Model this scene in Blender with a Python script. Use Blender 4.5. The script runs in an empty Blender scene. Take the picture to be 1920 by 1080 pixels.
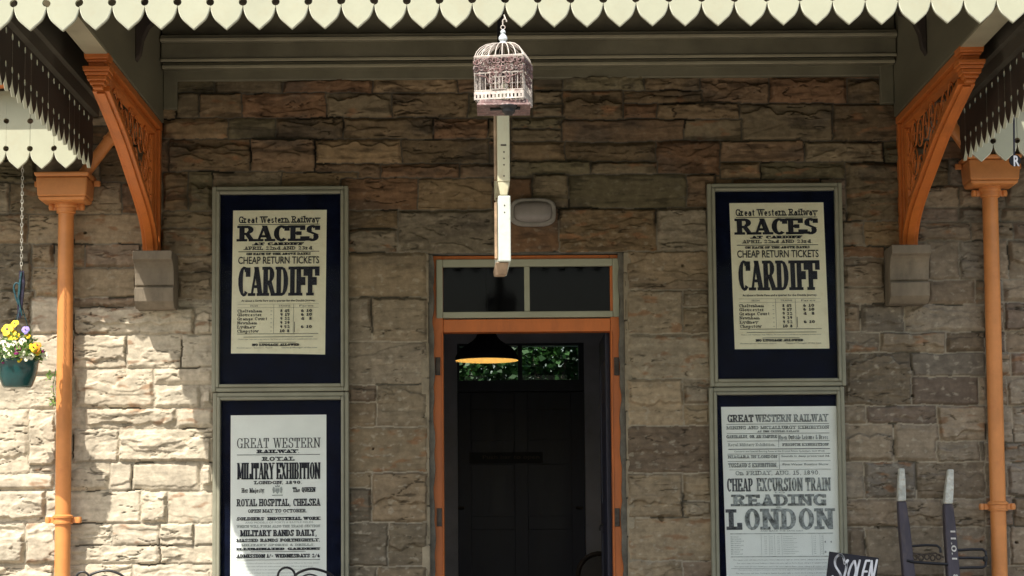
import bpy, bmesh, math, random
import numpy as np
from mathutils import Vector, Matrix

R = math.radians
PI = math.pi
random.seed(7)
RNG = np.random.default_rng(11)
scene = bpy.context.scene
COL = scene.collection

# ------------------------------------------------------------------ camera
F = 4000.0                      # focal length in pixels of the 1920 wide photograph
CAM = Vector((-0.207, -14.5, 0.77))
TILT, ROLL = R(5.1), R(-0.45)
_rot = Matrix.Rotation(R(90) + TILT, 3, 'X') @ Matrix.Rotation(ROLL, 3, 'Z')
RX, UP, FW = _rot.col[0].copy(), _rot.col[1].copy(), -_rot.col[2].copy()
_d = Vector((0, 1, 0))
_a, _b = _d.dot(RX) / _d.dot(FW), _d.dot(UP) / _d.dot(FW)
SHX = (960 + F * _a - 934) / 1920.0
SHY = (1031 - (540 - F * _b)) / 1920.0

def at(px, py, y):
    """point on the plane Y=y seen at pixel px,py of the 1920x1080 photograph"""
    a = (px - 960 + SHX * 1920) / F
    b = (540 - py + SHY * 1920) / F
    d = RX * a + UP * b + FW
    return CAM + d * ((y - CAM.y) / d.y)

cam_d = bpy.data.cameras.new('camera')
cam_d.sensor_width = 36.0
cam_d.lens = F / 1920 * 36
cam_d.shift_x, cam_d.shift_y = SHX, SHY
cam_d.clip_end = 1000
cam = bpy.data.objects.new('camera', cam_d)
cam.matrix_world = Matrix.Translation(CAM) @ _rot.to_4x4()
COL.objects.link(cam)
scene.camera = cam

# ------------------------------------------------------------------ light
SUN = Vector((0.58, 1.0, -1.58)).normalized()
sun_d = bpy.data.lights.new('sun', 'SUN')
sun_d.energy = 3.8
sun_d.angle = R(0.5)
sun_d.color = (1.0, 0.94, 0.84)
sun = bpy.data.objects.new('sun', sun_d)
sun.rotation_euler = SUN.to_track_quat('-Z', 'Y').to_euler()
COL.objects.link(sun)
world = bpy.data.worlds.new('World')
scene.world = world
world.use_nodes = True
wn = world.node_tree
sky = wn.nodes.new('ShaderNodeTexSky')
sky.sky_type = 'NISHITA'
sky.sun_disc = False
sky.sun_elevation = math.asin(-SUN.z)
sky.sun_rotation = math.atan2(-SUN.x, -SUN.y)
sky.air_density = 1.4
sky.dust_density = 3.5
sky.ozone_density = 1.0
wn.links.new(sky.outputs[0], wn.nodes['Background'].inputs[0])
wn.nodes['Background'].inputs[1].default_value = 0.114
scene.view_settings.view_transform = 'Standard'
scene.view_settings.look = 'None'
scene.view_settings.exposure = 1.0
scene.view_settings.gamma = 1.0
scene.cycles.max_bounces = 10
scene.cycles.transparent_max_bounces = 16

# ------------------------------------------------------------------ materials
def nodes_of(m):
    m.use_nodes = True
    nt = m.node_tree
    return nt, nt.nodes, nt.links, nt.nodes['Principled BSDF']

def mat(name, rgb, rough=0.6, var=0.18, scale=9.0, bump=0.15, bscale=60.0, metal=0.0, dirt=None,
        dirt_amt=0.0, stretch=(1, 1, 1), spec=0.4, bdist=0.004):
    m = bpy.data.materials.new(name)
    nt, N, L, P = nodes_of(m)
    P.inputs['Metallic'].default_value = metal
    P.inputs['Specular IOR Level'].default_value = spec
    tc = N.new('ShaderNodeTexCoord')
    mp = N.new('ShaderNodeMapping'); mp.inputs['Scale'].default_value = stretch
    L.new(tc.outputs['Object'], mp.inputs['Vector'])
    n1 = N.new('ShaderNodeTexNoise'); n1.inputs['Scale'].default_value = scale
    n1.inputs['Detail'].default_value = 7; n1.inputs['Roughness'].default_value = 0.62
    L.new(mp.outputs[0], n1.inputs['Vector'])
    r = N.new('ShaderNodeValToRGB')
    lo = [c * (1 - var * 1.6) for c in rgb]; hi = [min(1, c * (1 + var)) for c in rgb]
    r.color_ramp.elements[0].position = 0.32; r.color_ramp.elements[0].color = (*lo, 1)
    r.color_ramp.elements[1].position = 0.66; r.color_ramp.elements[1].color = (*hi, 1)
    L.new(n1.outputs['Fac'], r.inputs['Fac'])
    out = r.outputs['Color']
    if dirt:
        n2 = N.new('ShaderNodeTexNoise'); n2.inputs['Scale'].default_value = scale * 2.3
        n2.inputs['Detail'].default_value = 9; n2.inputs['Roughness'].default_value = 0.7
        L.new(mp.outputs[0], n2.inputs['Vector'])
        r2 = N.new('ShaderNodeValToRGB')
        r2.color_ramp.elements[0].position = 0.52; r2.color_ramp.elements[0].color = (0, 0, 0, 1)
        r2.color_ramp.elements[1].position = 0.72; r2.color_ramp.elements[1].color = (dirt_amt,) * 3 + (1,)
        L.new(n2.outputs['Fac'], r2.inputs['Fac'])
        mx = N.new('ShaderNodeMix'); mx.data_type = 'RGBA'
        L.new(r2.outputs['Color'], mx.inputs['Factor'])
        L.new(out, mx.inputs['A']); mx.inputs['B'].default_value = (*dirt, 1)
        out = mx.outputs['Result']
    L.new(out, P.inputs['Base Color'])
    rr = N.new('ShaderNodeMapRange')
    rr.inputs['To Min'].default_value = max(0.02, rough - 0.12); rr.inputs['To Max'].default_value = min(1, rough + 0.12)
    L.new(n1.outputs['Fac'], rr.inputs['Value']); L.new(rr.outputs[0], P.inputs['Roughness'])
    if bump:
        n3 = N.new('ShaderNodeTexNoise'); n3.inputs['Scale'].default_value = bscale
        n3.inputs['Detail'].default_value = 6
        L.new(mp.outputs[0], n3.inputs['Vector'])
        b = N.new('ShaderNodeBump'); b.inputs['Strength'].default_value = bump
        b.inputs['Distance'].default_value = bdist
        L.new(n3.outputs['Fac'], b.inputs['Height']); L.new(b.outputs[0], P.inputs['Normal'])
    return m

def glass(name, tint=(1, 1, 1), gloss=1.0, rough=0.02, f0=1.45):
    m = bpy.data.materials.new(name)
    m.use_nodes = True
    nt = m.node_tree; N = nt.nodes; L = nt.links
    N.remove(N['Principled BSDF'])
    t = N.new('ShaderNodeBsdfTransparent'); t.inputs[0].default_value = (*tint, 1)
    g = N.new('ShaderNodeBsdfGlossy'); g.inputs['Roughness'].default_value = rough
    g.inputs[0].default_value = (gloss, gloss, gloss, 1)
    f = N.new('ShaderNodeFresnel'); f.inputs[0].default_value = f0
    mx = N.new('ShaderNodeMixShader')
    L.new(f.outputs[0], mx.inputs[0]); L.new(t.outputs[0], mx.inputs[1]); L.new(g.outputs[0], mx.inputs[2])
    L.new(mx.outputs[0], N['Material Output'].inputs[0])
    return m

M = {}
M['cream'] = mat('cream_paint', (0.365, 0.37, 0.272), 0.5, 0.05, 3.0, 0.12, 40, dirt=(0.33, 0.29, 0.19), dirt_amt=0.35)
M['edge_highlight'] = mat('edge_highlight_paint', (0.64, 0.64, 0.52), 0.45, 0.04, 5.0, 0.05, 40)  # pale colour standing in for a bright highlight along the board edges
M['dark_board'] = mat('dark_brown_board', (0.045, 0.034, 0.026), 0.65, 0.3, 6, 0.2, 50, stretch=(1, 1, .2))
M['olive'] = mat('olive_beam_paint', (0.165, 0.152, 0.10), 0.5, 0.16, 3, 0.15, 50, stretch=(1, .3, 1))
M['olive_light'] = mat('stone_olive_paint', (0.34, 0.31, 0.21), 0.5, 0.14, 3, 0.15, 50)
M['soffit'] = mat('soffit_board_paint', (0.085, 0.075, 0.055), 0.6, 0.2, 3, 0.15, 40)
M['orange'] = mat('orange_paint', (0.53, 0.15, 0.030), 0.36, 0.10, 4, 0.10, 70, dirt=(0.30, 0.085, 0.025), dirt_amt=0.45)
M['orange_pipe'] = mat('weathered_orange_pipe_paint', (0.62, 0.245, 0.075), 0.34, 0.10, 4, 0.10, 70, dirt=(0.42, 0.14, 0.05), dirt_amt=0.4)
M['orange_door'] = mat('orange_joinery_paint', (0.58, 0.165, 0.038), 0.42, 0.12, 5, 0.12, 60, dirt=(0.22, 0.07, 0.03), dirt_amt=0.4, stretch=(1, 1, .25))
M['frame'] = mat('grey_green_frame_paint', (0.255, 0.25, 0.185), 0.5, 0.10, 6, 0.12, 60)
M['navy'] = mat('navy_backing', (0.0040, 0.0065, 0.020), 0.9, 0.3, 7, 0.1, 60, dirt=(0.05, 0.065, 0.10), dirt_amt=0.10, spec=0.08)
M['paper_old'] = mat('yellowed_paper', (0.86, 0.83, 0.62), 0.8, 0.04, 9, 0.1, 80, dirt=(0.62, 0.52, 0.30), dirt_amt=0.3)
M['paper_new'] = mat('pale_paper', (0.86, 0.90, 0.86), 0.8, 0.03, 6, 0.08, 80)
M['ink'] = mat('printing_ink', (0.016, 0.018, 0.028), 0.8, 0.3, 30, 0, 1)
M['ink_soft'] = mat('thin_printing_ink', (0.10, 0.11, 0.12), 0.8, 0.5, 60, 0, 1)
M['ink_faded'] = mat('faded_printing_ink', (0.27, 0.30, 0.30), 0.8, 0.55, 34, 0, 1)
M['ink_pale'] = mat('washed_out_ink', (0.36, 0.40, 0.385), 0.8, 0.25, 60, 0, 1)
M['poster_glass'] = glass('poster_glass', (0.985, 0.99, 0.99), 0.4, 0.04, 1.12)
M['pane'] = glass('window_pane', (0.80, 0.84, 0.82), 1.0, 0.01, 1.5)
M['pane_dusty'] = glass('dusty_window_pane', (0.30, 0.32, 0.33), 0.6, 0.05, 1.25)
M['dressed'] = mat('dressed_sandstone', (0.20, 0.165, 0.12), 0.9, 0.22, 5, 0.5, 70, dirt=(0.10, 0.085, 0.065), dirt_amt=0.6, stretch=(1, 1, .45))
M['jamb'] = mat('jamb_stone', (0.30, 0.255, 0.18), 0.9, 0.22, 6, 0.6, 60, dirt=(0.14, 0.12, 0.09), dirt_amt=0.5)
M['mortar'] = mat('grey_mortar', (0.16, 0.15, 0.125), 0.95, 0.25, 12, 0.8, 60)
M['iron'] = mat('black_iron', (0.012, 0.012, 0.014), 0.4, 0.3, 20, 0.2, 80)
M['hinge'] = mat('dull_steel_hinge', (0.07, 0.055, 0.045), 0.5, 0.3, 20, 0.2, 80, metal=0.4)
M['white'] = mat('old_white_paint', (0.52, 0.56, 0.50), 0.5, 0.07, 8, 0.2, 50, dirt=(0.45, 0.36, 0.22), dirt_amt=0.4)
M['sign_cream'] = mat('cream_sign_paint', (0.50, 0.475, 0.32), 0.5, 0.08, 8, 0.2, 50, dirt=(0.34, 0.25, 0.15), dirt_amt=0.5, stretch=(1, 1, .4))
M['bare_wood'] = mat('bare_weathered_wood', (0.36, 0.25, 0.16), 0.8, 0.3, 10, 0.4, 70, stretch=(1, .2, 1))
M['cage_white'] = mat('chipped_white_wire', (0.50, 0.45, 0.40), 0.5, 0.2, 22, 0.2, 120, dirt=(0.20, 0.09, 0.075), dirt_amt=0.9)
M['cage_rust'] = mat('rusty_pink_metal', (0.15, 0.085, 0.08), 0.6, 0.45, 24, 0.3, 120, dirt=(0.46, 0.40, 0.37), dirt_amt=0.8)
M['finial'] = mat('white_finial_paint', (0.60, 0.65, 0.68), 0.4, 0.05, 20, 0.1, 90)
M['black_paint'] = mat('black_paint', (0.008, 0.008, 0.013), 0.6, 0.25, 8, 0.1, 60)
M['interior'] = mat('interior_grey_paint', (0.46, 0.47, 0.54), 0.7, 0.12, 3, 0.1, 40)
M['interior_dark'] = mat('interior_dark_door_paint', (0.024, 0.026, 0.05), 0.45, 0.2, 4, 0.1, 50, stretch=(1, 1, .2))
M['floor_tile'] = mat('hall_floor', (0.09, 0.075, 0.06), 0.6, 0.2, 4, 0.1, 30)
M['shade_in'] = mat('lamp_inner_enamel', (0.80, 0.72, 0.55), 0.4, 0.04, 5, 0, 1)
M['lens'] = mat('frosted_light_lens', (0.25, 0.225, 0.205), 0.3, 0.10, 8, 0.1, 90)
M['lamp_body'] = mat('grey_bulkhead_body', (0.27, 0.25, 0.22), 0.5, 0.15, 12, 0.15, 80)
M['teal'] = mat('teal_glazed_pot', (0.006, 0.055, 0.055), 0.22, 0.22, 6, 0.05, 40, spec=0.6)
M['soil'] = mat('dark_soil', (0.03, 0.022, 0.015), 0.95, 0.4, 30, 0.8, 50)
M['cord_teal'] = mat('teal_cord', (0.012, 0.06, 0.075), 0.6, 0.4, 40, 0.3, 90)
M['cord_dark'] = mat('dark_purple_cord', (0.02, 0.016, 0.036), 0.6, 0.5, 40, 0.3, 90)
M['chain'] = mat('zinc_chain', (0.55, 0.53, 0.46), 0.45, 0.2, 40, 0.1, 90, metal=0.5)
M['truck'] = mat('worn_purple_grey_timber', (0.070, 0.060, 0.075), 0.65, 0.22, 9, 0.35, 60, dirt=(0.17, 0.13, 0.10), dirt_amt=0.4, stretch=(1, 1, .15))
M['truck_tip'] = mat('worn_white_tip', (0.55, 0.56, 0.50), 0.6, 0.18, 22, 0.3, 80, dirt=(0.40, 0.27, 0.13), dirt_amt=0.75)
M['chalkboard'] = mat('chalkboard_black', (0.010, 0.010, 0.020), 0.55, 0.5, 12, 0.1, 60)
M['chalk'] = mat('white_chalk_paint', (0.80, 0.81, 0.86), 0.8, 0.06, 40, 0.1, 100)
M['number_white'] = mat('white_number_paint', (0.62, 0.60, 0.55), 0.7, 0.2, 60, 0.1, 100)
M['slate'] = mat('slate_roof', (0.06, 0.06, 0.065), 0.7, 0.3, 5, 0.3, 30)
M['paving'] = mat('platform_paving', (0.33, 0.30, 0.26), 0.9, 0.15, 2, 0.4, 30)
M['ballast'] = mat('track_ballast', (0.16, 0.14, 0.12), 0.95, 0.4, 30, 1.0, 25, bdist=0.03)
M['grass'] = mat('rough_grass', (0.06, 0.10, 0.03), 0.9, 0.4, 3, 0.8, 30)
M['chairwood'] = mat('dark_stained_wood', (0.035, 0.024, 0.017), 0.45, 0.3, 9, 0.1, 60)
M['trunk'] = mat('bark', (0.09, 0.07, 0.05), 0.9, 0.3, 8, 0.8, 30)

def leaf_mat(name, a, b):
    m = bpy.data.materials.new(name)
    nt, N, L, P = nodes_of(m)
    g = N.new('ShaderNodeNewGeometry')
    r = N.new('ShaderNodeValToRGB')
    r.color_ramp.elements[0].color = (*a, 1); r.color_ramp.elements[1].color = (*b, 1)
    L.new(g.outputs['Random Per Island'], r.inputs['Fac']); L.new(r.outputs[0], P.inputs['Base Color'])
    P.inputs['Roughness'].default_value = 0.45
    t = N.new('ShaderNodeBsdfTranslucent'); L.new(r.outputs[0], t.inputs[0])
    mx = N.new('ShaderNodeMixShader'); mx.inputs[0].default_value = 0.25
    L.new(P.outputs[0], mx.inputs[1]); L.new(t.outputs[0], mx.inputs[2])
    L.new(mx.outputs[0], N['Material Output'].inputs[0])
    return m
M['leaf_hedge'] = leaf_mat('hedge_leaf', (0.012, 0.045, 0.010), (0.045, 0.12, 0.028))
M['leaf_pot'] = leaf_mat('pansy_leaf', (0.05, 0.14, 0.03), (0.30, 0.45, 0.13))
M['leaf_tree'] = leaf_mat('tree_leaf', (0.02, 0.05, 0.012), (0.06, 0.11, 0.03))

def petal(name, rgb):
    return mat(name, rgb, 0.6, 0.12, 30, 0, 1)
M['petal_yellow'] = petal('yellow_petal', (0.80, 0.55, 0.02))
M['petal_white'] = petal('cream_petal', (0.75, 0.74, 0.55))
M['petal_violet'] = petal('violet_petal', (0.28, 0.22, 0.55))
M['petal_magenta'] = petal('magenta_petal', (0.24, 0.01, 0.13))
M['petal_orange'] = petal('orange_petal', (0.75, 0.26, 0.03))
M['petal_eye'] = petal('dark_petal_eye', (0.05, 0.012, 0.03))

m = bpy.data.materials.new('lit_bulb'); m.use_nodes = True
_p = m.node_tree.nodes['Principled BSDF']
_p.inputs['Emission Color'].default_value = (1.0, 0.62, 0.17, 1); _p.inputs['Emission Strength'].default_value = 13.0
_p.inputs['Base Color'].default_value = (0.9, 0.8, 0.6, 1)
M['bulb'] = m

# ------------------------------------------------------------------ object helpers
def tag(o, label=None, cat=None, group=None, kind=None):
    if label: o['label'] = label
    if cat: o['category'] = cat
    if group: o['group'] = group
    if kind: o['kind'] = kind
    return o

def empty(name, loc, label=None, cat=None, group=None):
    o = bpy.data.objects.new(name, None)
    o.empty_display_size = 0.1
    o.location = loc
    COL.objects.link(o)
    return tag(o, label, cat, group)

def wloc(o):
    v = Vector((0, 0, 0))
    while o is not None:
        v += o.location
        o = o.parent
    return v

class MB:
    """collects shapes given in world coordinates; build() links them as ONE mesh object"""
    def __init__(self): self.v = []; self.f = []; self.mi = []; self.cur = 0
    def mat(self, i): self.cur = i; return self
    def add(self, vs, fs):
        o = len(self.v)
        self.v += [tuple(p) for p in vs]
        self.f += [tuple(i + o for i in q) for q in fs]
        self.mi += [self.cur] * len(fs)
        return self
    def box(self, x0, x1, y0, y1, z0, z1):
        if x0 > x1: x0, x1 = x1, x0
        if y0 > y1: y0, y1 = y1, y0
        if z0 > z1: z0, z1 = z1, z0
        vs = [(x, y, z) for x in (x0, x1) for y in (y0, y1) for z in (z0, z1)]
        return self.add(vs, [(0, 1, 3, 2), (4, 6, 7, 5), (0, 4, 5, 1), (2, 3, 7, 6), (0, 2, 6, 4), (1, 5, 7, 3)])
    def frustum(self, c0, s0, c1, s1):
        """rect section (sx,sy) at c0 to rect at c1, stacked along z"""
        vs = []
        for c, s in ((c0, s0), (c1, s1)):
            for a, b in ((-1, -1), (1, -1), (1, 1), (-1, 1)):
                vs.append((c[0] + a * s[0] / 2, c[1] + b * s[1] / 2, c[2]))
        return self.add(vs, [(3, 2, 1, 0), (4, 5, 6, 7), (0, 1, 5, 4), (1, 2, 6, 5), (2, 3, 7, 6), (3, 0, 4, 7)])
    def prism(self, pts, axis, a0, a1):
        """polygon in the plane normal to axis, extruded a0..a1. x: pts=(y,z); y: pts=(x,z); z: pts=(x,y)"""
        def P(p, a):
            return (a, p[0], p[1]) if axis == 'x' else (p[0], a, p[1]) if axis == 'y' else (p[0], p[1], a)
        n = len(pts)
        vs = [P(p, a0) for p in pts] + [P(p, a1) for p in pts]
        fs = [tuple(range(n))[::-1], tuple(range(n, 2 * n))]
        fs += [(i, (i + 1) % n, n + (i + 1) % n, n + i) for i in range(n)]
        return self.add(vs, fs)
    def tube(self, pts, r, seg=8, closed=False, caps=True):
        pts = [Vector(p) for p in pts]
        n = len(pts)
        rs = r if isinstance(r, (list, tuple)) else [r] * n
        tang = []
        for i in range(n):
            if closed: t = pts[(i + 1) % n] - pts[i - 1]
            else: t = pts[min(i + 1, n - 1)] - pts[max(i - 1, 0)]
            tang.append(t.normalized() if t.length > 1e-9 else Vector((0, 0, 1)))
        ref = Vector((0, 0, 1)) if abs(tang[0].z) < 0.9 else Vector((1, 0, 0))
        nrm = (ref - tang[0] * ref.dot(tang[0])).normalized()
        vs = []
        for i in range(n):
            nrm = (nrm - tang[i] * nrm.dot(tang[i])).normalized()
            bn = tang[i].cross(nrm)
            for k in range(seg):
                a = 2 * PI * k / seg
                vs.append(pts[i] + (nrm * math.cos(a) + bn * math.sin(a)) * rs[i])
        fs = []
        for i in range(n if closed else n - 1):
            j = (i + 1) % n
            for k in range(seg):
                l = (k + 1) % seg
                fs.append((i * seg + k, i * seg + l, j * seg + l, j * seg + k))
        if caps and not closed:
            fs.append(tuple(range(seg))[::-1]); fs.append(tuple((n - 1) * seg + k for k in range(seg)))
        return self.add(vs, fs)
    def lathe(self, c, prof, seg=32, caps=False):
        """prof = [(radius, z)] round the vertical axis through c"""
        vs = []
        for r, z in prof:
            for k in range(seg):
                a = 2 * PI * k / seg
                vs.append((c[0] + r * math.cos(a), c[1] + r * math.sin(a), c[2] + z))
        fs = []
        for i in range(len(prof) - 1):
            for k in range(seg):
                l = (k + 1) % seg
                fs.append((i * seg + k, i * seg + l, (i + 1) * seg + l, (i + 1) * seg + k))
        if caps:
            fs.append(tuple(range(seg))[::-1]); fs.append(tuple((len(prof) - 1) * seg + k for k in range(seg)))
        return self.add(vs, fs)
    def build(self, name, mats, parent=None, smooth=False, bevel=0.0, seg=2, angle=35):
        me = bpy.data.meshes.new(name)
        off = wloc(parent) if parent else Vector((0, 0, 0))
        me.from_pydata([(a - off.x, b - off.y, c - off.z) for a, b, c in self.v], [], self.f)
        for mm in (mats if isinstance(mats, (list, tuple)) else [mats]): me.materials.append(mm)
        me.polygons.foreach_set('material_index', self.mi)
        bm = bmesh.new(); bm.from_mesh(me)
        bmesh.ops.recalc_face_normals(bm, faces=bm.faces)
        bm.to_mesh(me); bm.free()
        if smooth:
            me.polygons.foreach_set('use_smooth', [True] * len(me.polygons))
            me.set_sharp_from_angle(angle=R(angle))
        me.update()
        o = bpy.data.objects.new(name, me)
        COL.objects.link(o)
        if parent: o.parent = parent
        if bevel:
            b = o.modifiers.new('bevel', 'BEVEL'); b.width = bevel; b.segments = seg
            b.limit_method = 'ANGLE'; b.angle_limit = R(40); b.harden_normals = False
        return o

def arc(cx, cz, r, a0, a1, n, y=None, plane='xz', x=None):
    out = []
    for i in range(n + 1):
        a = R(a0 + (a1 - a0) * i / n)
        p, q = cx + r * math.cos(a), cz + r * math.sin(a)
        out.append((p, y, q) if plane == 'xz' else (x, p, q))
    return out

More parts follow.
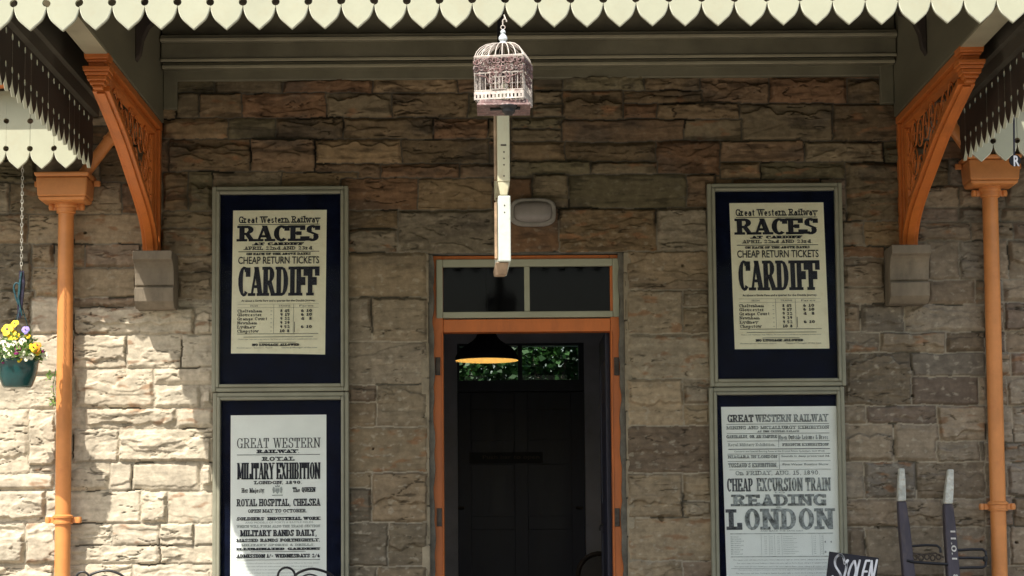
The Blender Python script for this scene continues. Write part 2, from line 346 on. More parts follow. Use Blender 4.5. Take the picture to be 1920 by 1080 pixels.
# ------------------------------------------------------------------ lettering: a slab serif drawn from strokes
def G(ch):
    V = lambda x, a, b: ('V', x, a, b)
    H = lambda y, a, b: ('H', y, a, b)
    D = lambda a, b, c, d, k=1: ('D', a, b, c, d, k)
    A = lambda cx, cy, rx, ry, a0, a1: ('A', cx, cy, rx, ry, a0, a1)
    S = lambda x, y, k=1.0: ('S', x, y, k)
    T = {
     'A': (1.05, [D(.5, 1, .13, 0, 0), D(.5, 1, .85, 0, 1), H(.32, .22, .76), S(.13, 0), S(.85, 0)]),
     'B': (1.0, [V(.2, 0, 1), S(.2, 0, .8), S(.2, 1, .8), H(1, .2, .6), H(.52, .2, .6), H(0, .2, .6), A(.55, .76, .38, .26, -90, 90), A(.55, .26, .42, .28, -90, 90)]),
     'C': (1.0, [A(.53, .5, .5, .52, 48, 312), V(.88, .66, .98)]),
     'D': (1.05, [V(.2, 0, 1), S(.2, 0, .8), S(.2, 1, .8), H(1, .2, .5), H(0, .2, .5), A(.48, .5, .5, .5, -90, 90)]),
     'E': (.95, [V(.22, 0, 1), S(.2, 0, .8), S(.2, 1, .8), H(1, .2, .9), H(.5, .2, .65), H(0, .2, .9), V(.88, .7, 1), V(.9, 0, .3), V(.63, .38, .62)]),
     'F': (.92, [V(.22, 0, 1), S(.22, 0, 1.1), S(.2, 1, .8), H(1, .2, .9), H(.5, .2, .65), V(.88, .68, 1), V(.63, .36, .64)]),
     'G': (1.05, [A(.5, .5, .5, .52, 48, 335), V(.85, 0, .42), H(.42, .6, 1), V(.86, .68, .98)]),
     'H': (1.1, [V(.2, 0, 1), V(.82, 0, 1), H(.5, .2, .8), S(.2, 0), S(.2, 1), S(.82, 0), S(.82, 1)]),
     'I': (.55, [V(.5, 0, 1), S(.5, 0, 1.3), S(.5, 1, 1.3)]),
     'J': (.75, [V(.65, .25, 1), S(.65, 1, 1.1), A(.38, .27, .38, .28, 180, 360)]),
     'K': (1.08, [V(.2, 0, 1), S(.2, 0), S(.2, 1), D(.8, 1, .3, .42, 0), D(.42, .58, .82, 0, 1), S(.8, 1), S(.82, 0)]),
     'L': (.92, [V(.22, 0, 1), S(.22, 1, 1.1), S(.2, 0, .8), H(0, .2, .92), V(.9, 0, .34)]),
     'M': (1.3, [V(.14, 0, 1), V(.86, 0, 1), D(.16, 1, .5, .08, 1), D(.84, 1, .5, .08, 0), S(.14, 0, .9), S(.12, 1, .7), S(.86, 0, .9), S(.88, 1, .7)]),
     'N': (1.1, [V(.17, 0, 1), V(.85, 0, 1), D(.15, 1, .85, .02, 1), S(.17, 0), S(.15, 1, .8), S(.85, 1)]),
     'O': (1.05, [A(.5, .5, .5, .52, 0, 360)]),
     'P': (.98, [V(.22, 0, 1), S(.22, 0, 1.1), S(.2, 1, .8), H(1, .2, .6), H(.44, .2, .6), A(.55, .72, .42, .29, -90, 90)]),
     'Q': (1.05, [A(.5, .5, .5, .52, 0, 360), D(.5, .3, .9, -.12, 1)]),
     'R': (1.08, [V(.2, 0, 1), S(.2, 0), S(.2, 1, .8), H(1, .2, .55), H(.48, .2, .55), A(.5, .74, .4, .27, -90, 90), D(.5, .5, .84, 0, 1), S(.88, 0, .7)]),
     'S': (.92, [A(.5, .74, .42, .28, 30, 235), A(.5, .26, .45, .28, -150, 55), D(.22, .62, .8, .4, 1), V(.86, .7, .98), V(.12, .02, .3)]),
     'T': (1.0, [V(.5, 0, 1), S(.5, 0, 1.1), H(1, .08, .92), V(.11, .66, 1), V(.89, .66, 1)]),
     'U': (1.08, [V(.2, .3, 1), V(.83, .3, 1), S(.2, 1), S(.83, 1), A(.515, .32, .42, .34, 180, 360)]),
     'V': (1.05, [D(.15, 1, .5, 0, 1), D(.87, 1, .5, 0, 0), S(.15, 1), S(.87, 1)]),
     'W': (1.45, [D(.1, 1, .32, 0, 1), D(.52, 1, .32, 0, 0), D(.5, 1, .72, 0, 1), D(.92, 1, .72, 0, 0), S(.1, 1, .8), S(.92, 1, .8), S(.51, 1, .5)]),
     'X': (1.05, [D(.15, 1, .85, 0, 1), D(.85, 1, .15, 0, 0), S(.15, 1), S(.85, 1), S(.15, 0), S(.85, 0)]),
     'Y': (1.05, [D(.14, 1, .5, .45, 1), D(.88, 1, .5, .45, 0), V(.5, 0, .48), S(.14, 1), S(.88, 1), S(.5, 0)]),
     'Z': (.95, [H(1, .1, .9), H(0, .1, .9), D(.85, 1, .15, 0, 1), V(.14, .68, 1), V(.88, 0, .32)]),
     '0': (.9, [A(.5, .5, .46, .52, 0, 360)]),
     '1': (.6, [V(.5, 0, 1), S(.5, 0, 1.2), D(.5, 1, .15, .82, 0)]),
     '2': (.9, [A(.5, .7, .4, .31, -30, 180), D(.8, .52, .15, .06, 0), H(.02, .12, .9), V(.86, 0, .25)]),
     '3': (.9, [A(.48, .74, .38, .28, -80, 170), A(.48, .26, .42, .28, -170, 90)]),
     '4': (.95, [V(.66, 0, 1), H(.26, .05, .95), D(.62, 1, .08, .28, 0), S(.66, 0, .9)]),
     '5': (.9, [H(.98, .2, .85), V(.2, .5, 1), A(.46, .31, .42, .33, -160, 120)]),
     '6': (.9, [A(.5, .3, .42, .32, 0, 360), A(.6, .45, .52, .56, 95, 190)]),
     '7': (.85, [H(.97, .1, .9), D(.85, .97, .4, 0, 1), V(.12, .7, 1)]),
     '8': (.9, [A(.5, .74, .36, .28, 0, 360), A(.5, .27, .42, .29, 0, 360)]),
     '9': (.9, [A(.5, .7, .42, .32, 0, 360), A(.4, .55, .52, .56, -85, 10)]),
     '.': (.4, [('B', .3, 0, .7, .16)]), ',': (.4, [('B', .3, 0, .7, .16), D(.6, .1, .35, -.15, 0)]),
     "'": (.35, [('B', .3, .75, .7, 1)]), '-': (.6, [H(.45, .15, .85)]), '/': (.7, [D(.15, 0, .85, 1, 0)]),
     '&': (1.1, [A(.42, .76, .26, .26, 0, 360), A(.4, .26, .36, .28, 80, 360), D(.28, .62, .92, 0, 1), V(.74, .2, .5)]),
     # lower case
     'a': (.85, [A(.42, .24, .36, .26, 0, 360), V(.74, 0, .5), A(.48, .46, .32, .22, 0, 160)]),
     'b': (.9, [V(.2, 0, 1), S(.12, 1, .6), A(.5, .33, .4, .35, 0, 360)]),
     'c': (.8, [A(.5, .33, .42, .35, 45, 315)]),
     'd': (.9, [V(.78, 0, 1), S(.7, 1, .6), A(.45, .33, .4, .35, 0, 360), S(.82, 0, .6)]),
     'e': (.8, [A(.5, .33, .42, .35, 0, 315), H(.34, .12, .86)]),
     'f': (.6, [V(.42, 0, .85), A(.68, .82, .3, .2, 60, 180), H(.64, .1, .8), S(.42, 0)]),
     'g': (.85, [A(.45, .36, .36, .3, 0, 360), V(.76, -.15, .62), A(.45, -.1, .35, .2, 180, 360)]),
     'h': (.95, [V(.2, 0, 1), S(.2, 0, .9), S(.12, 1, .6), A(.5, .38, .3, .3, 0, 120), V(.76, 0, .42), S(.78, 0, .9)]),
     'i': (.5, [V(.5, 0, .66), S(.5, 0), S(.38, .66, .6), ('B', .34, .8, .7, .98)]),
     'j': (.5, [V(.6, -.1, .66), ('B', .4, .8, .76, .98), A(.35, -.1, .3, .18, 180, 360)]),
     'k': (.9, [V(.2, 0, 1), S(.2, 0, .9), D(.75, .66, .25, .28, 0), D(.42, .42, .8, 0, 1)]),
     'l': (.5, [V(.5, 0, 1), S(.5, 0), S(.4, 1, .6)]),
     'm': (1.35, [V(.13, 0, .66), V(.5, 0, .42), V(.87, 0, .42), A(.33, .38, .2, .3, 0, 120), A(.69, .38, .2, .3, 0, 120), S(.13, 0, .7), S(.5, 0, .7), S(.87, 0, .7)]),
     'n': (.95, [V(.2, 0, .66), S(.2, 0, .9), S(.12, .66, .6), A(.5, .38, .3, .3, 0, 120), V(.76, 0, .42), S(.78, 0, .9)]),
     'o': (.85, [A(.5, .33, .44, .35, 0, 360)]),
     'p': (.9, [V(.2, -.3, .66), S(.2, -.3), A(.5, .33, .4, .35, 0, 360)]),
     'q': (.9, [V(.78, -.3, .66), S(.78, -.3), A(.45, .33, .4, .35, 0, 360)]),
     'r': (.75, [V(.28, 0, .66), S(.28, 0), S(.18, .66, .6), A(.62, .42, .32, .26, 50, 150)]),
     's': (.75, [A(.5, .48, .34, .2, 20, 240), A(.5, .17, .38, .19, -160, 60), D(.25, .4, .78, .26, 1)]),
     't': (.6, [V(.45, .1, .9), H(.64, .1, .85), A(.68, .18, .3, .2, 180, 300)]),
     'u': (.95, [V(.2, .22, .66), V(.76, 0, .66), A(.48, .24, .34, .26, 180, 350), S(.12, .66, .6), S(.7, .66, .6)]),
     'v': (.9, [D(.15, .66, .5, 0, 1), D(.85, .66, .5, 0, 0), S(.15, .66, .8), S(.85, .66, .8)]),
     'w': (1.25, [D(.1, .66, .32, 0, 1), D(.52, .66, .32, 0, 0), D(.5, .66, .7, 0, 1), D(.9, .66, .7, 0, 0), S(.1, .66, .7), S(.9, .66, .7)]),
     'x': (.9, [D(.15, .66, .85, 0, 1), D(.85, .66, .15, 0, 0)]),
     'y': (.9, [D(.15, .66, .5, 0, 1), D(.87, .66, .35, -.3, 0), S(.15, .66, .8), S(.85, .66, .8)]),
     'z': (.8, [H(.64, .1, .9), H(0, .1, .9), D(.85, .64, .15, 0, 1)]),
    }
    return T.get(ch, (.5, []))

class Ink:
    """letters laid on a plane Y=y facing the platform; every stroke sits a hair prouder than the last"""
    def __init__(self, y): self.mb = MB(); self.y = y; self.k = 0
    def quad(self, pts):
        self.k += 1
        y = self.y - 0.0000012 * self.k
        self.mb.add([(p[0], y, p[1]) for p in pts], [tuple(range(len(pts)))])
    def rect(self, x0, x1, z0, z1): self.quad([(x0, z0), (x1, z0), (x1, z1), (x0, z1)])
    def slab(self, text, x0, x1, z0, z1, stem=.26, bar=.13, serif=.5, track=.12, slant=0.0):
        adv = [G(c)[0] if c != ' ' else .45 for c in text]
        tot = sum(adv) + track * (len(text) - 1)
        u = (x1 - x0) / tot
        h = z1 - z0
        x = x0
        for c, a in zip(text, adv):
            if c != ' ': self.glyph(c, x, a * u, z0, h, u * stem, h * bar, u * serif * .5)
            x += (a + track) * u
    def glyph(self, c, x, w, z0, h, tv, th, sl):
        w_, ops = G(c)
        X = lambda p: x + p * w
        Z = lambda q: z0 + q * h
        def clampz(q, hw):     # keep the bars inside the cap height
            zc = Z(q)
            if q >= .97: return zc - th, zc
            if q <= .03 and q > -.03: return zc, zc + th
            return zc - th / 2, zc + th / 2
        for o in ops:
            if o[0] == 'V': self.rect(X(o[1]) - tv / 2, X(o[1]) + tv / 2, Z(o[2]), Z(o[3]))
            elif o[0] == 'H':
                a, b = clampz(o[1], th); self.rect(X(o[2]), X(o[3]), a, b)
            elif o[0] == 'S':
                a, b = clampz(o[2], th)
                self.rect(X(o[1]) - tv / 2 - sl * o[3], X(o[1]) + tv / 2 + sl * o[3], a, b)
            elif o[0] == 'B': self.rect(X(o[1]), X(o[3]), Z(o[2]), Z(o[4]))
            elif o[0] == 'D':
                t = (tv if o[5] else tv * .5) / 2
                self.quad([(X(o[1]) - t, Z(o[2])), (X(o[1]) + t, Z(o[2])), (X(o[3]) + t, Z(o[4])), (X(o[3]) - t, Z(o[4]))])
            elif o[0] == 'A':
                cx, cy, rx, ry, a0, a1 = o[1:]
                n = max(5, int(abs(a1 - a0) / 24))
                ix, iy = max(.02 * w, rx * w - tv), max(.02 * h, ry * h - th)
                pts = []
                for i in range(n + 1):
                    a = R(a0 + (a1 - a0) * i / n)
                    pts.append(((X(cx) + rx * w * math.cos(a), Z(cy) + ry * h * math.sin(a)), (X(cx) + ix * math.cos(a), Z(cy) + iy * math.sin(a))))
                for i in range(n):
                    self.quad([pts[i][0], pts[i + 1][0], pts[i + 1][1], pts[i][1]])
    def sans(self, text, x0, x1, z0, z1, bold=0.0):
        cu = bpy.data.curves.new('text', 'FONT'); cu.body = text; cu.offset = bold; cu.resolution_u = 3
        ob = bpy.data.objects.new('text', cu); COL.objects.link(ob)
        me = ob.to_mesh()
        vs = [v.co.copy() for v in me.vertices]
        if vs:
            xa, xb = min(v.x for v in vs), max(v.x for v in vs)
            za, zb = min(v.y for v in vs), max(v.y for v in vs)
            self.k += 1
            self.mb.add([(x0 + (v.x - xa) / (xb - xa) * (x1 - x0), self.y - .0000012 * self.k, z0 + (v.y - za) / (zb - za) * (z1 - z0)) for v in vs],
                        [tuple(p.vertices) for p in me.polygons])
        ob.to_mesh_clear(); bpy.data.objects.remove(ob); bpy.data.curves.remove(cu)

# ================================================================== STATION BUILDING
building = empty('station_building', (0, 0, 0), 'rock-faced brown stone station building with an orange door frame under the canopy', 'building')

# ---- the stones of the front wall: px rectangles x0, x1, y0, y1 read off the photograph
ST = []
def row(y0, y1, *xs):
    for a, b in zip(xs[:-1], xs[1:]): ST.append((a, b, y0, y1))
# under the wall plate, left of the cage
row(146, 176, 240, 333, 405, 533, 700, 860, 1000)
row(177, 223, 240, 333, 375, 456, 614, 737, 880, 1000)
row(224, 262, 240, 308, 430, 519, 646, 815, 917, 960)
row(263, 323, 240, 319, 472, 593)
row(263, 308, 593, 755, 920, 958)
row(309, 334, 593, 716, 864, 955)
row(324, 397, 308, 355, 400)
row(325, 350, 400, 530, 670)
row(336, 395, 640, 785, 925, 1000)
row(396, 430, 640, 748)
row(431, 474, 640, 748)
row(396, 474, 748, 935, 1000)
row(398, 429, 305, 400); row(430, 479, 305, 400); row(480, 511, 330, 400); row(512, 560, 335, 400)
# right of the cage
row(144, 171, 1000, 1056, 1211, 1315); row(143, 195, 1315, 1443, 1590); row(150, 195, 1590, 1720)
row(172, 196, 1000, 1056); row(197, 221, 1000, 1056); row(172, 225, 1056, 1171); row(172, 195, 1171, 1315)
row(196, 225, 1171, 1234); row(196, 224, 1234, 1388); row(197, 265, 1388, 1563, 1730)
row(222, 243, 960, 1056); row(244, 267, 960, 1056); row(226, 265, 1056, 1285, 1388)
row(268, 304, 960, 1062, 1231); row(266, 328, 1232, 1352); row(267, 305, 1352, 1510, 1660)
row(305, 328, 958, 1110, 1231); row(306, 333, 1352, 1428, 1585)
row(306, 415, 1588, 1692); row(266, 304, 1660, 1760)
row(329, 391, 1000, 1068, 1290, 1340); row(392, 471, 930, 1050, 1233, 1340)
row(417, 462, 1582, 1622, 1692)
# beside the door, left
row(475, 558, 640, 800); row(560, 641, 640, 699, 800); row(643, 721, 640, 800)
row(723, 755, 640, 708); row(756, 801, 640, 708); row(723, 801, 709, 800)
row(803, 886, 640, 800); row(888, 917, 640, 698); row(918, 980, 640, 698); row(888, 980, 699, 800)
row(982, 1062, 640, 730, 800); row(1064, 1140, 640, 710, 800)
# beside the door, right
row(473, 545, 1178, 1340); row(546, 626, 1178, 1282); row(546, 576, 1282, 1340); row(577, 626, 1282, 1340)
row(628, 711, 1178, 1340); row(712, 798, 1178, 1283); row(712, 760, 1283, 1340); row(761, 798, 1283, 1340)
row(800, 887, 1178, 1340); row(889, 971, 1178, 1282); row(889, 940, 1282, 1340); row(941, 971, 1282, 1340)
row(973, 1052, 1178, 1340); row(1054, 1140, 1178, 1284, 1340)
# right bay
row(463, 484, 1580, 1657); row(486, 540, 1580, 1657); row(541, 570, 1580, 1657)
row(571, 623, 1580, 1615, 1699, 1856); row(625, 663, 1580, 1651, 1776, 1856); row(664, 761, 1580, 1711)
row(664, 707, 1711, 1856); row(708, 761, 1711, 1837, 1856); row(762, 796, 1580, 1626, 1759)
row(763, 829, 1759, 1856); row(797, 866, 1580, 1677, 1759); row(830, 866, 1759, 1839, 1857)
row(868, 936, 1580, 1622, 1720, 1857); row(938, 988, 1580, 1690, 1770, 1857); row(990, 1080, 1580, 1625, 1772, 1860)
row(300, 350, 1700, 1780, 1850); row(351, 391, 1720, 1800, 1850); row(392, 416, 1720, 1800, 1850)
row(418, 451, 1720, 1823, 1850); row(453, 525, 1740, 1801, 1850); row(527, 569, 1740, 1831, 1850)
for a, b in ((300, 390), (391, 416), (417, 450), (452, 525), (526, 567), (569, 620), (622, 661), (663, 706), (708, 760), (762, 830), (832, 867), (869, 931), (933, 986), (988, 1060), (1062, 1130)):
    row(a, b, 1850, 1880 + (a * 7) % 23, 1975 + (a * 13) % 50)
# left bay
row(275, 343, 0, 70, 190, 270); row(345, 402, 20 - 80, 20, 120, 231, 285); row(404, 458, -60, 55, 140, 290); row(460, 546, -60, 61); row(460, 504, 61, 105, 162, 260)
row(505, 559, 61, 140, 255); row(547, 626, -60, 0, 61); row(560, 626, 61, 140); row(560, 577, 140, 255); row(578, 629, 140, 367, 400)
row(628, 704, -60, 60, 140); row(630, 691, 140, 239, 342, 400); row(692, 766, 140, 291); row(692, 723, 291, 400); row(724, 766, 291, 378, 400)
row(706, 768, -60, 108, 140); row(770, 888, -60, 56); row(770, 870, 57, 105); row(768, 805, 105, 161, 333, 400); row(806, 867, 140, 226, 400)
row(890, 920, -60, 105); row(869, 921, 105, 208, 251, 377, 400); row(922, 979, -60, 88, 130); row(923, 981, 130, 266, 317, 400)
row(981, 1058, -60, 50, 130); row(983, 1023, 130, 214, 301, 366, 400); row(1025, 1063, 130, 302, 400); row(1060, 1112, -60, 105, 250, 400); row(1114, 1170, -60, 60, 180, 330, 400)

def perlin(x, y, seed=0):
    rng = np.random.default_rng(seed)
    perm = rng.permutation(1024); ang = rng.random(1024) * 2 * PI
    gx, gy = np.cos(ang), np.sin(ang)
    xi = np.floor(x).astype(np.int64); yi = np.floor(y).astype(np.int64)
    xf, yf = x - xi, y - yi
    u = xf ** 3 * (xf * (xf * 6 - 15) + 10); v = yf ** 3 * (yf * (yf * 6 - 15) + 10)
    def g(ix, iy, dx, dy):
        h = perm[(perm[ix & 1023] + iy) & 1023]
        return gx[h] * dx + gy[h] * dy
    a = g(xi, yi, xf, yf); b = g(xi + 1, yi, xf - 1, yf)
    c = g(xi, yi + 1, xf, yf - 1); d = g(xi + 1, yi + 1, xf - 1, yf - 1)
    return (a + u * (b - a)) + v * ((c + u * (d - c)) - (a + u * (b - a)))
def fbm(x, y, o=4, seed=0, gain=.5):
    t = 0; amp = 1.0
    for i in range(o):
        t = t + amp * perlin(x * 2 ** i + 17.3 * i, y * 2 ** i + 5.1 * i, seed + i); amp *= gain
    return t
def sstep(a, b, x):
    t = np.clip((x - a) / (b - a), 0, 1)
    return t * t * (3 - 2 * t)

OX = 0.675                                    # half width of the stone door opening
OZ = round(at(990, 474, 0).z, 3)              # its head
def stone_wall():
    st = 0.0056
    X0, X1, Z0, Z1 = -4.05, 4.05, -0.02, 4.42
    xs = np.arange(X0, X1, st); zs = np.arange(Z0, Z1, st)
    nx, nz = len(xs), len(zs)
    gx, gz = np.meshgrid(xs, zs)
    wx = gx + .0055 * fbm(gx / .11, gz / .11, 2, 3) * 2 + .003 * perlin(gx / .025, gz / .025, 9)
    wz = gz + .0055 * fbm(gx / .13, gz / .09, 2, 5) * 2 + .003 * perlin(gx / .03, gz / .03, 12)
    rects = []
    z = Z0 - .1
    rnd = random.Random(5)
    while z < Z1 + .1:                         # coursing everywhere the photograph does not show
        hgt = rnd.choice([.12, .15, .19, .23]); x = X0 - rnd.random() * .3
        while x < X1:
            w = rnd.uniform(.22, .62); rects.append((x, x + w, z, z + hgt)); x += w
        z += hgt
    ex = 2.2
    for a, b, c, d in ST:
        mx, my = (a + b) / 2, (c + d) / 2
        rects.append((at(a - ex, my, 0).x, at(b + ex, my, 0).x, at(mx, d + ex, 0).z, at(mx, c - ex, 0).z))
    lab = np.zeros((nz, nx), np.int32)
    for i, (a, b, c, d) in enumerate(rects):
        i0 = max(0, int((c - Z0) / st) - 6); i1 = min(nz, int((d - Z0) / st) + 8)
        j0 = max(0, int((a - X0) / st) - 6); j1 = min(nx, int((b - X0) / st) + 8)
        if i0 >= i1 or j0 >= j1: continue
        sx, sz = wx[i0:i1, j0:j1], wz[i0:i1, j0:j1]
        msk = (sx >= a) & (sx < b) & (sz >= c) & (sz < d)
        lab[i0:i1, j0:j1][msk] = i
    # distance (in cells) to the nearest joint
    bd = np.zeros_like(lab, bool)
    bd[:, :-1] |= lab[:, :-1] != lab[:, 1:]; bd[:, 1:] |= lab[:, :-1] != lab[:, 1:]
    bd[:-1] |= lab[:-1] != lab[1:]; bd[1:] |= lab[:-1] != lab[1:]
    D = np.where(bd, 0.0, 99.0)
    for _ in range(14):
        P = np.pad(D, 1, mode='edge')
        D = np.minimum(D, np.minimum.reduce([P[:-2, 1:-1], P[2:, 1:-1], P[1:-1, :-2], P[1:-1, 2:]]) + 1)
        D = np.minimum(D, np.minimum.reduce([P[:-2, :-2], P[2:, 2:], P[2:, :-2], P[:-2, 2:]]) + 1.41)
    n = len(rects)
    ra = np.array(rects)
    rr = np.random.default_rng(21)
    q = lambda a, b: rr.uniform(a, b, n)[lab]
    ou, ov = q(0, 500), q(0, 500)
    v = (gz - ra[lab, 2]) / (ra[lab, 3] - ra[lab, 2])
    hh = ra[lab, 3] - ra[lab, 2]
    u_ = gx + ou; v_ = gz + ov
    edge = sstep(.0, 1.0, D / q(1.6, 6.0))
    rough = np.clip(rr.uniform(.12, 1.25, n), .2, 1.1)[lab]
    rough = np.where(rough < .32, rough * .6, rough)
    # broken bedding: a few bold ledges that run mostly level
    nn = fbm(u_ / .40, v_ / .13, 3, 31, .45) * 2.3 + (v - .5) * q(-1.5, 1.5) + (gx - ra[lab, 0]) * q(-1.4, 1.4) + .10 * fbm(u_ / .05, v_ / .03, 3, 37)
    fl = np.floor(nn); fr = nn - fl
    terr = fl + .22 * fr + .78 * sstep(.86, 1.0, fr)
    fine = fbm(u_ / .07, v_ / .045, 4, 47)
    kind = rr.random(n)
    t0 = q(.20, .48) + .22 * fbm(u_ / .16, v_ / 2.0, 3, 71)
    foot = sstep(t0 - .035, t0 + .012, v)
    t1 = q(.60, .86) + .24 * fbm(u_ / .14, v_ / 2.0, 3, 83)
    head = 1 - sstep(t1 - .012, t1 + .04, v)
    kk = kind[lab]
    ledge = np.where(kk < .44, foot, np.where(kk < .74, head, 1.0))
    big = q(.012, .034) * np.where(kk < .74, 1.0, .2) * np.where(rough < .25, .3, 1.0)
    h = q(.004, .020) + rough * (.0125 * terr + .0075 * fine) + big * ledge
    h = np.clip(h, .001, .064)
    mort = D <= .4
    out = np.where(mort, -.002 + .003 * fbm(gx / .02, gz / .02, 2, 90), edge * h + (1 - edge) * np.minimum(h, .003))
    for a, b_, c, d in ((397, 653, 349, 734), (398, 654, 735, 1165), (1329, 1583, 343, 724), (1333, 1588, 725, 1160)):
        my, mx = (c + d) / 2, (a + b_) / 2
        inside = (gx > at(a - 4, my, 0).x) & (gx < at(b_ + 4, my, 0).x) & (gz > at(mx, d, 0).z) & (gz < at(mx, c - 4, 0).z)
        out = np.where(inside, np.minimum(out, .021), out)
    # raked out joints and putlog pits here and there
    pit = (fbm(gx / .4, gz / .33, 2, 101) > .25) & (D < .9)
    out = np.where(pit, out - .014, out)
    # bedding cracks: thin, level, wandering
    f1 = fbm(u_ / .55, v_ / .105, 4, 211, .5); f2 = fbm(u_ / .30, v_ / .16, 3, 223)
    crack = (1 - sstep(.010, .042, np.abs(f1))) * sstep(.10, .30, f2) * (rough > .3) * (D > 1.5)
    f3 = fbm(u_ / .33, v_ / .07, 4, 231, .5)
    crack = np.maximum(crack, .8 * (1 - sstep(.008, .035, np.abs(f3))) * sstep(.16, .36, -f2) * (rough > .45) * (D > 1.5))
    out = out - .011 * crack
    # drilled and putlog holes
    for px, py, r in ((1240, 972, .020), (160, 437, .009), (1893, 430, .010), (1711, 742, .009), (1839, 1016, .009), (1905, 1017, .010), (1778, 902, .008), (1647, 990, .008), (700, 842, .006), (1280, 498, .008)):
        p = at(px, py, 0)
        dd = np.hypot((gx - p.x) * 1.0 + .25 * (gz - p.z), gz - p.z)
        out = np.where(dd < r, np.minimum(out, -.05), out)
    # ---- colour of each stone
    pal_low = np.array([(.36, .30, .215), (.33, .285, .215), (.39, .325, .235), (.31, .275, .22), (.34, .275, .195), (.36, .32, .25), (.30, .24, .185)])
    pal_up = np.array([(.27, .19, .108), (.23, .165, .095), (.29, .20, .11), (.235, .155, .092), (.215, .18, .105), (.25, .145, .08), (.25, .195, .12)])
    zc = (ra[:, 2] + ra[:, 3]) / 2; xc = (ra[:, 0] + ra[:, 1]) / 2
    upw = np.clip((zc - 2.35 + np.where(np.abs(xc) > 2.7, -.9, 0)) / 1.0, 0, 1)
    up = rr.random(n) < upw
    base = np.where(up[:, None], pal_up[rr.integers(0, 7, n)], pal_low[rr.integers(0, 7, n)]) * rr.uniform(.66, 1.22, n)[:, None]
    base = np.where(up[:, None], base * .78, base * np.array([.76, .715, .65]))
    right = (xc > 2.0) & ~up
    base[right] = base[right] * np.array([.90, .93, 1.02])
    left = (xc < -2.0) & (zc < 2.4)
    base[left] = base[left] * .34 + np.array([.62, .555, .435]) * .66  # lower-left stones paled in colour to brighten the sunlit patch
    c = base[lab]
    # bedding stripes and rusty or sooty patches that belong to the stone
    band = fbm(u_ / .5, v_ / .022, 3, 111)
    c = c * (1 + .11 * band)[..., None]
    rust = sstep(.18, .5, fbm(u_ / .16, v_ / .06, 3, 121)) * (.65 * (rr.random(n) < .35))[lab]
    c = c * (1 - rust[..., None]) + np.array([.25, .125, .06]) * rust[..., None]
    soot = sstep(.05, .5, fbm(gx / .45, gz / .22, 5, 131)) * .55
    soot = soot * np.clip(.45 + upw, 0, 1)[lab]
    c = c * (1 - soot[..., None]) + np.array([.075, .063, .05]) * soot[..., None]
    pale = sstep(.26, .55, fbm(gx / .06, gz / .035, 4, 141)) * (.40 * (1 - .8 * np.clip((gz - 2.4) / .9, 0, 1)))
    c = c * (1 - pale[..., None]) + np.array([.46, .42, .33]) * pale[..., None]
    c = c * (1 - .62 * crack[..., None])  # carved cracks also darkened in colour, standing in for relief shade
    shade_streak = sstep(.12, .42, fbm(u_ / .30, v_ / .05, 4, 241)) * np.clip(.30 + .7 * upw, 0, 1)[lab]
    c = c * (1 - .48 * shade_streak[..., None])  # level dark streaks painted in so the stone relief reads as shaded
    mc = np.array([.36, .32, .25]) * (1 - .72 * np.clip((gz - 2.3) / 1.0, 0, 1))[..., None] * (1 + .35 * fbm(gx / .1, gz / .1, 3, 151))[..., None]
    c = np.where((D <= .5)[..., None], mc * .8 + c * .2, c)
    c = np.where(pit[..., None], mc * .45, c)
    c = np.clip(c, .01, .9)
    # ---- mesh
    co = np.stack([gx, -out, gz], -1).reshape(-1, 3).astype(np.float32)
    idx = np.arange(nx * nz).reshape(nz, nx)
    cx = (gx[:-1, :-1] + st / 2); cz = (gz[:-1, :-1] + st / 2)
    keep = ~((np.abs(cx) < OX) & (cz < OZ))
    fa = np.stack([idx[:-1, :-1], idx[:-1, 1:], idx[1:, 1:], idx[1:, :-1]], -1)[keep].astype(np.int32)
    me = bpy.data.meshes.new('wall')
    me.vertices.add(len(co)); me.vertices.foreach_set('co', co.ravel())
    me.loops.add(fa.size); me.loops.foreach_set('vertex_index', fa.ravel())
    me.polygons.add(len(fa))
    me.polygons.foreach_set('loop_start', np.arange(0, fa.size, 4, dtype=np.int32))
    me.polygons.foreach_set('use_smooth', np.ones(len(fa), bool))
    me.update(calc_edges=True)
    at_ = me.color_attributes.new('tint', 'FLOAT_COLOR', 'POINT')
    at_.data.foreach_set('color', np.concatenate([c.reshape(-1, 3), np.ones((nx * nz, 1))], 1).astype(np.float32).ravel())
    m = bpy.data.materials.new('rock_faced_stone')
    nt, N, L, P = nodes_of(m)
    P.inputs['Roughness'].default_value = .93; P.inputs['Specular IOR Level'].default_value = .2
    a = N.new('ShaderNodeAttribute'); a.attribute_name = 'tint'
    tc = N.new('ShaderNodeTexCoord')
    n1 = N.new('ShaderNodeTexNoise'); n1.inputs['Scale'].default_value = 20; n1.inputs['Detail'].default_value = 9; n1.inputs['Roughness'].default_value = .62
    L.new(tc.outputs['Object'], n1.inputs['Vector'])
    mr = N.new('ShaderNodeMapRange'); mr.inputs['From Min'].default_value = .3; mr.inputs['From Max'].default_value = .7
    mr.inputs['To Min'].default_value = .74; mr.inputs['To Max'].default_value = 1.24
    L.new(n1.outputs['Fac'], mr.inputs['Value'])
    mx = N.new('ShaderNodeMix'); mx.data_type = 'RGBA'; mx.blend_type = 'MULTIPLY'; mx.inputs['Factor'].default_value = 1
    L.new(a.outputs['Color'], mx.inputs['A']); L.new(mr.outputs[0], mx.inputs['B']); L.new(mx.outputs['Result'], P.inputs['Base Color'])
    n2 = N.new('ShaderNodeTexNoise'); n2.inputs['Scale'].default_value = 55; n2.inputs['Detail'].default_value = 7
    L.new(tc.outputs['Object'], n2.inputs['Vector'])
    b = N.new('ShaderNodeBump'); b.inputs['Strength'].default_value = .45; b.inputs['Distance'].default_value = .005
